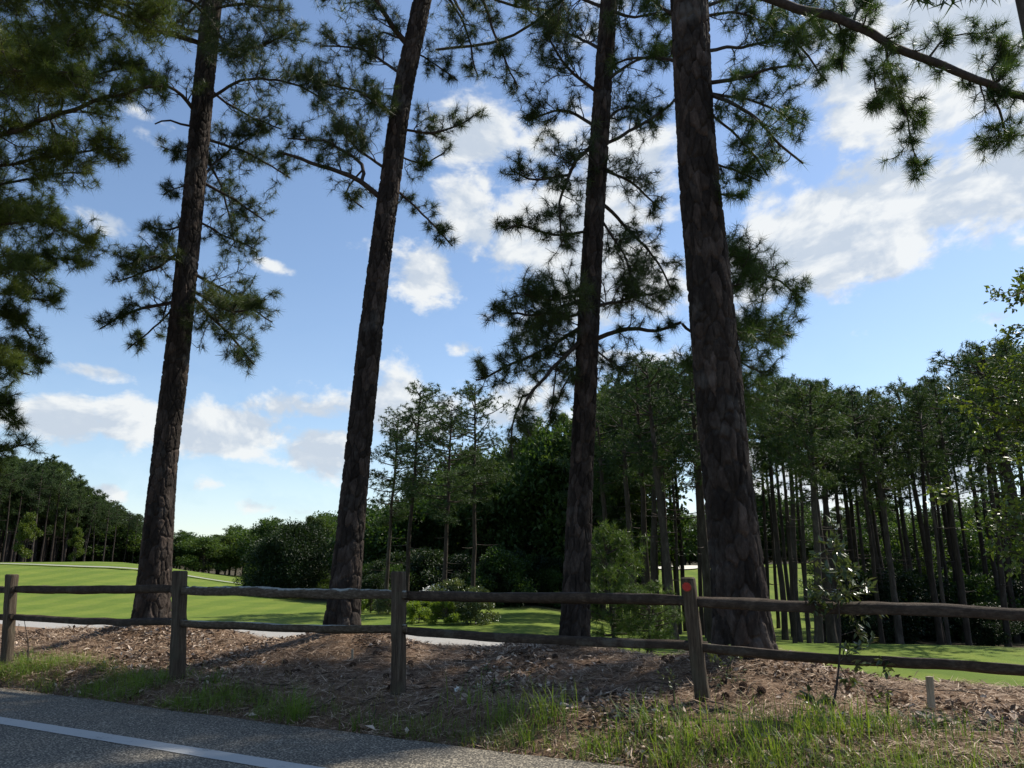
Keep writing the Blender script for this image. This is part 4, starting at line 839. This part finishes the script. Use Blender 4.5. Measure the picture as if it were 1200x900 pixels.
# ------------------------------------------------------------------ verge grass
def blades(name, X, Y_, ln, w, mat, label, seed, lean=.5):
    g = np.random.default_rng(seed); n = len(X); z = height(X, Y_); a = g.random(n) * 6.283; le = np.abs(g.normal(size=n)) * lean + .08
    d = np.column_stack([np.cos(a), np.sin(a)]); p0 = np.column_stack([X, Y_, z - .01]); sd_ = np.column_stack([-np.sin(a), np.cos(a), np.zeros(n)]) * (w * g.uniform(.5, 1.3, n))[:, None]
    pts = []
    for f in (0, .35, .7, 1.0):
        h = ln * f; pts.append(p0 + np.column_stack([d * (le * ln * f ** 2)[:, None], h * (1 - .35 * np.minimum(le, 1.5) * f ** 1.5)]))
    v = np.stack([pts[0] - sd_, pts[0] + sd_, pts[1] + sd_ * .9, pts[1] - sd_ * .9, pts[2] + sd_ * .6, pts[2] - sd_ * .6, pts[3]], 1).reshape(-1, 3); i = np.arange(n)[:, None] * 7
    mb = MB(); mb.add(v, np.concatenate([i + np.array((0, 1, 2, 3)), i + np.array((3, 2, 4, 5))])); mb.F[3].append(i + np.array((5, 4, 6))); tag(mb.build(name, mat), label, 'grass', kind='stuff')
def grass():
    x, y, s, g = scatter(120000, .03, 1.6, -11, 5.2, 31); td = NRM[1] * x - NRM[0] * y
    wid = np.interp(td, [-11, -7.5, -5.5, -3.5, -2.2, -.5, 3], [1.2, .95, .6, .5, .45, .75, 1.0]); patch = fbm(x * 2.2, y * 2.2, 66, 3)
    p = (1 - sstep(.35, 1.0, s / wid)) * np.interp(td, [-11, -7, -5, -3, -1.5, 0, 3], [.9, .85, .45, .14, .3, .5, .75]) * sstep(-.25, .3, patch) * sstep(.0, .14, s + .06 * patch)
    k = g.random(len(x)) < p; x, y, s, td = x[k], y[k], s[k], td[k]
    ln = np.interp(td, [-11, -6, -4, -2, 0, 3], [.17, .17, .15, .18, .26, .25]) * g.uniform(.45, 1.35, len(x))
    blades('verge_grass', x, y, ln * .85, .0022, M_GRASS, 'green grass growing along the edge of the road', 41, .85)
    x, y, s, g = scatter(30000, .02, 2.0, -11, 5.2, 33); k = g.random(len(x)) < .22 * (1 - sstep(.5, 1.6, s)); x, y = x[k], y[k]
    blades('dry_grass', x, y, g.uniform(.05, .16, len(x)), .002, M_DRYGRASS, 'dry straw coloured grass mixed in along the road edge', 43, 1.2)
grass()
def clumps(spots, group, label):
    for (px, py, n, ln, rad), label in zip(spots, label):
        b = at(px, py, 7.0); t = (.06 - EYE) / (b[2] - EYE); c = np.array((b[0] * t, 7.0 * t)); g = np.random.default_rng(px); X = c[0] + g.normal(size=n) * rad; Y_ = c[1] + g.normal(size=n) * rad * .7
        ok = sdist(X, Y_) > .02; X, Y_ = X[ok], Y_[ok]; pre = set(bpy.data.objects.keys()); blades('grass_clump', X, Y_, ln * g.uniform(.5, 1.15, len(X)), .0031, M_GRASS, None, px + 1, .7)
        o = [bpy.data.objects[k] for k in bpy.data.objects.keys() if k not in pre][0]; del o['kind']; tag(o, label, 'grass clump', group)
clumps([(345, 838, 120, .36, .07), (250, 815, 60, .26, .08), (205, 806, 50, .22, .08), (120, 800, 60, .22, .1), (420, 848, 40, .25, .1), (590, 856, 90, .34, .09), (640, 862, 110, .36, .1), (610, 868, 60, .3, .1), (700, 880, 110, .3, .12), (545, 845, 30, .32, .1),
        (760, 872, 120, .32, .14), (820, 880, 160, .32, .16), (880, 885, 160, .32, .16), (950, 880, 170, .32, .16), (1010, 885, 150, .3, .16), (1070, 890, 110, .26, .14), (790, 890, 120, .3, .14), (910, 895, 140, .3, .14), (1140, 892, 70, .22, .14)],
       'grass clumps along the road edge', ['tallest tuft of long grass by the road, between second and third posts', 'grass tuft at the road edge, right of the second fence post', 'grass tuft at the road edge below the second fence post',
        'grass tuft at the road edge between the first and second posts', 'sparse grass tuft at the road edge left of the third post', 'grass tuft right of the third post, beside the white curled leaf', 'tall grass tuft second right from the white curled leaf',
        'low grass tuft nearest the asphalt right of the third post', 'wide grass tuft where the road edge leaves the picture', 'thin grass tuft below the white curled leaf', 'grass tuft left of the foot of the reflector post', 'dense grass tuft below the foot of the reflector post',
        'dense grass tuft right of the reflector post foot', 'dense grass tuft below the leafy sapling', 'dense grass tuft right of the leafy sapling foot', 'grass tuft below the pale stake', 'grass tuft at the bottom edge left of the reflector post', 'grass tuft at the bottom edge under the thickest pine', 'short grass tuft at the bottom right corner'])

# ------------------------------------------------------------------ small plants, stake, peg
def small_plant(name, label, px, py, Y, stem, sprays, leaf, mat, seed, wid=.42, cat='sapling', per=9, spread=.12):
    g = np.random.default_rng(seed); b = at(px, py, Y); b[2] = float(height(b[0], b[1])); root = empty(name, b); tag(root, label, cat); st = MB(); lf = MB()
    pts = spline([b - np.array((0, 0, .03))] + [at(a, c, Y + d) for a, c, d in stem], .05); tube(st, pts, np.linspace(.011, .003, len(pts)), 5); pp = []; dd = []
    for (x0, y0, x1, y1, n) in sprays:
        A = at(x0, y0, Y); Bq = at(x1, y1, Y + g.uniform(-.25, .25)); q = spline([A, (A + Bq) / 2 + g.normal(size=3) * .03, Bq], .04); tube(st, q, np.linspace(.004, .0015, len(q)), 4, False)
        for k in range(n):
            i = int((.2 + .8 * g.random()) * (len(q) - 1)); t = unit(q[i] - q[i - 1] + 1e-6); e = q[i] + g.normal(size=3) * spread * .6
            tube(st, [q[i], (q[i] + e) / 2 + g.normal(size=3) * .01, e], [.002, .0015, .001], 3, False)
            for m in range(per): pp.append(q[i] + (e - q[i]) * g.random() + g.normal(size=3) * .012); dd.append(unit(t * .5 + unit(e - q[i]) + g.normal(size=3) * .8))
    leaves(lf, pp, dd, leaf, wid, seed); lf.build('leaves', mat, root, False, b); st.build('stem', M_TWIG, root, False, b)
small_plant('leafy_sapling', 'thin stemmed leafy sapling growing in front of the fence, right of the red reflector post', 973, 852, 6.5, [(981, 800, 0), (985, 740, 0), (980, 690, 0), (976, 650, 0), (978, 622, 0)],
            [(977, 650, 980, 614, 4), (978, 665, 962, 648, 4), (977, 680, 1002, 662, 4), (978, 690, 955, 690, 4), (980, 700, 1020, 678, 5), (980, 700, 1012, 712, 6), (980, 706, 945, 712, 5), (982, 700, 1002, 698, 5), (980, 690, 968, 672, 4), (980, 685, 988, 664, 4),
             (980, 712, 960, 722, 3), (981, 712, 1015, 720, 4), (984, 775, 1025, 762, 4), (984, 778, 1045, 772, 3), (984, 780, 1000, 790, 2), (978, 640, 990, 622, 3), (984, 745, 1000, 738, 1), (975, 845, 950, 830, 3), (975, 845, 962, 810, 2)], .078, M_HOLLY, 71, per=9)
small_plant('weed', 'low leafy weed at the foot of the thickest pine, right of the reflector post', 850, 795, 7.4, [(852, 785, 0), (856, 775, 0)],
            [(852, 785, 835, 768, 4), (854, 785, 875, 770, 4), (852, 790, 870, 795, 4), (850, 790, 838, 796, 4), (856, 778, 862, 764, 3)], .05, M_HOLLY, 72, cat='weed', per=5)
small_plant('weed', 'grey green weed on the dark straw just right of the curled white leaf', 575, 822, 7.8, [(577, 806, 0), (580, 790, 0)],
            [(576, 815, 560, 795, 4), (577, 810, 590, 790, 4), (578, 800, 575, 780, 4), (577, 812, 600, 800, 3)], .045, M_HOLLY, 73, cat='weed', per=5)
small_plant('weed', 'small bright green weed on the straw between the sapling and the pale stake', 1040, 838, 6.3, [(1040, 828, 0), (1042, 820, 0)],
            [(1040, 830, 1030, 822, 2), (1041, 826, 1052, 820, 2), (1041, 822, 1040, 812, 2)], .04, M_YELLOW, 74, cat='weed', per=4, spread=.05)
small_plant('weed', 'small dry stalked weed standing by the first fence post in the sunlit straw', 35, 765, 10.3, [(33, 755, 0), (31, 742, 0), (28, 725, 0)],
            [(33, 755, 20, 742, 1), (33, 750, 42, 738, 1), (31, 742, 22, 730, 1)], .03, M_DRYGRASS, 75, cat='weed', per=2, spread=.05)
small_plant('weed', 'low dark weed below the reflector post at the grass edge', 790, 815, 7.0, [(790, 805, 0), (792, 798, 0)],
            [(790, 808, 775, 795, 3), (791, 805, 806, 792, 3), (791, 800, 792, 785, 2)], .04, M_HOLLY, 76, cat='weed', per=4)
def stake(name, label, px0, py0, px1, py1, Y, w, th, mat):
    b = at(px0, py0, Y); t = at(px1, py1, Y); gz = float(height(b[0], b[1])); root_z = gz - .12; f0 = (root_z - b[2]) / (t[2] - b[2]); b0 = b + (t - b) * f0; mb = MB(); ux = np.array((.95, -.3, 0)); uy = np.array((.3, .95, 0)); rings = []
    for f in np.linspace(0, 1, 14):
        c = b0 + (t - b0) * f; k = 1 + .05 * math.sin(f * 17 + px0); rings.append([c + ux * sx * w * k * .5 + uy * sy * th * .5 for sx, sy in ((-1, -.8), (-.8, -1), (.8, -1), (1, -.8), (1, .8), (.8, 1), (-.8, 1), (-1, .8))])
    v = np.array(rings); i = np.arange(13)[:, None] * 8; j = np.arange(8)[None]; kk = (j + 1) % 8; mb.add(v.reshape(-1, 3), np.stack([i + j, i + kk, i + 8 + kk, i + 8 + j], -1).reshape(-1, 4)); mb.add(np.vstack([v[-1], v[-1].mean(0) + np.array((0, 0, .006))]), [(q, (q + 1) % 8, 8) for q in range(8)])
    o = mb.build(name, mat, None, False, b0); o.location = tuple(b0); tag(o, label, 'stake')
stake('wooden_stake', 'pale flat wooden stake driven into the straw at the far right of the bank', 1093, 848, 1089, 793, 6.6, .055, .025, M_STAKE)
stake('marker_peg', 'tiny pale peg in the straw below the second big trunk', 413, 771, 413, 761, 9.4, .02, .02, M_STAKE)
def petal():
    b = at(536, 822, 7.7); mb = MB(); x, y = b[0], 7.7; z = float(height(x, y)) + .03
    g = np.random.default_rng(4); leaves(mb, [(x, y, z)] * 5, [(.3, .1, .9), (-.5, .2, .5), (.1, -.6, .6), (.6, .1, .2), (-.2, .1, .9)], .055, .8, 8); o = mb.build('curled_leaf', M_WHITE, None, False, (x, y, z)); o.location = (x, y, z)
    tag(o, 'small curled white leaf lying on the dark straw between the third and fourth posts', 'leaf')
petal()
# white flowered bush at the foot of the woodland
HY = make_broad(1.1, 1.8, 191, fol=M_HOLLY, leaf=.1, n=3000, low=.2, trunk_r=.03, nm='shrub'); put(HY, at(513, 700, 30)[0], 30, 0, 1.05, 'shrub topped with whitish flowers behind the lawn bed', 'shrub', None, name='flowering_shrub')
def blooms():
    g = np.random.default_rng(2); mb = MB(); n = 500; d = unit(g.normal(size=(n, 3))); d[:, 2] = np.abs(d[:, 2]); P = d * np.array((.8, .8, .55)) * g.uniform(.85, 1.05, (n, 1)) + np.array((0, 0, .55)); leaves(mb, P, d + g.normal(size=(n, 3)) * .4, .06, .9, 2); mb.build('blossoms', M_WHITE, HY)
blooms()
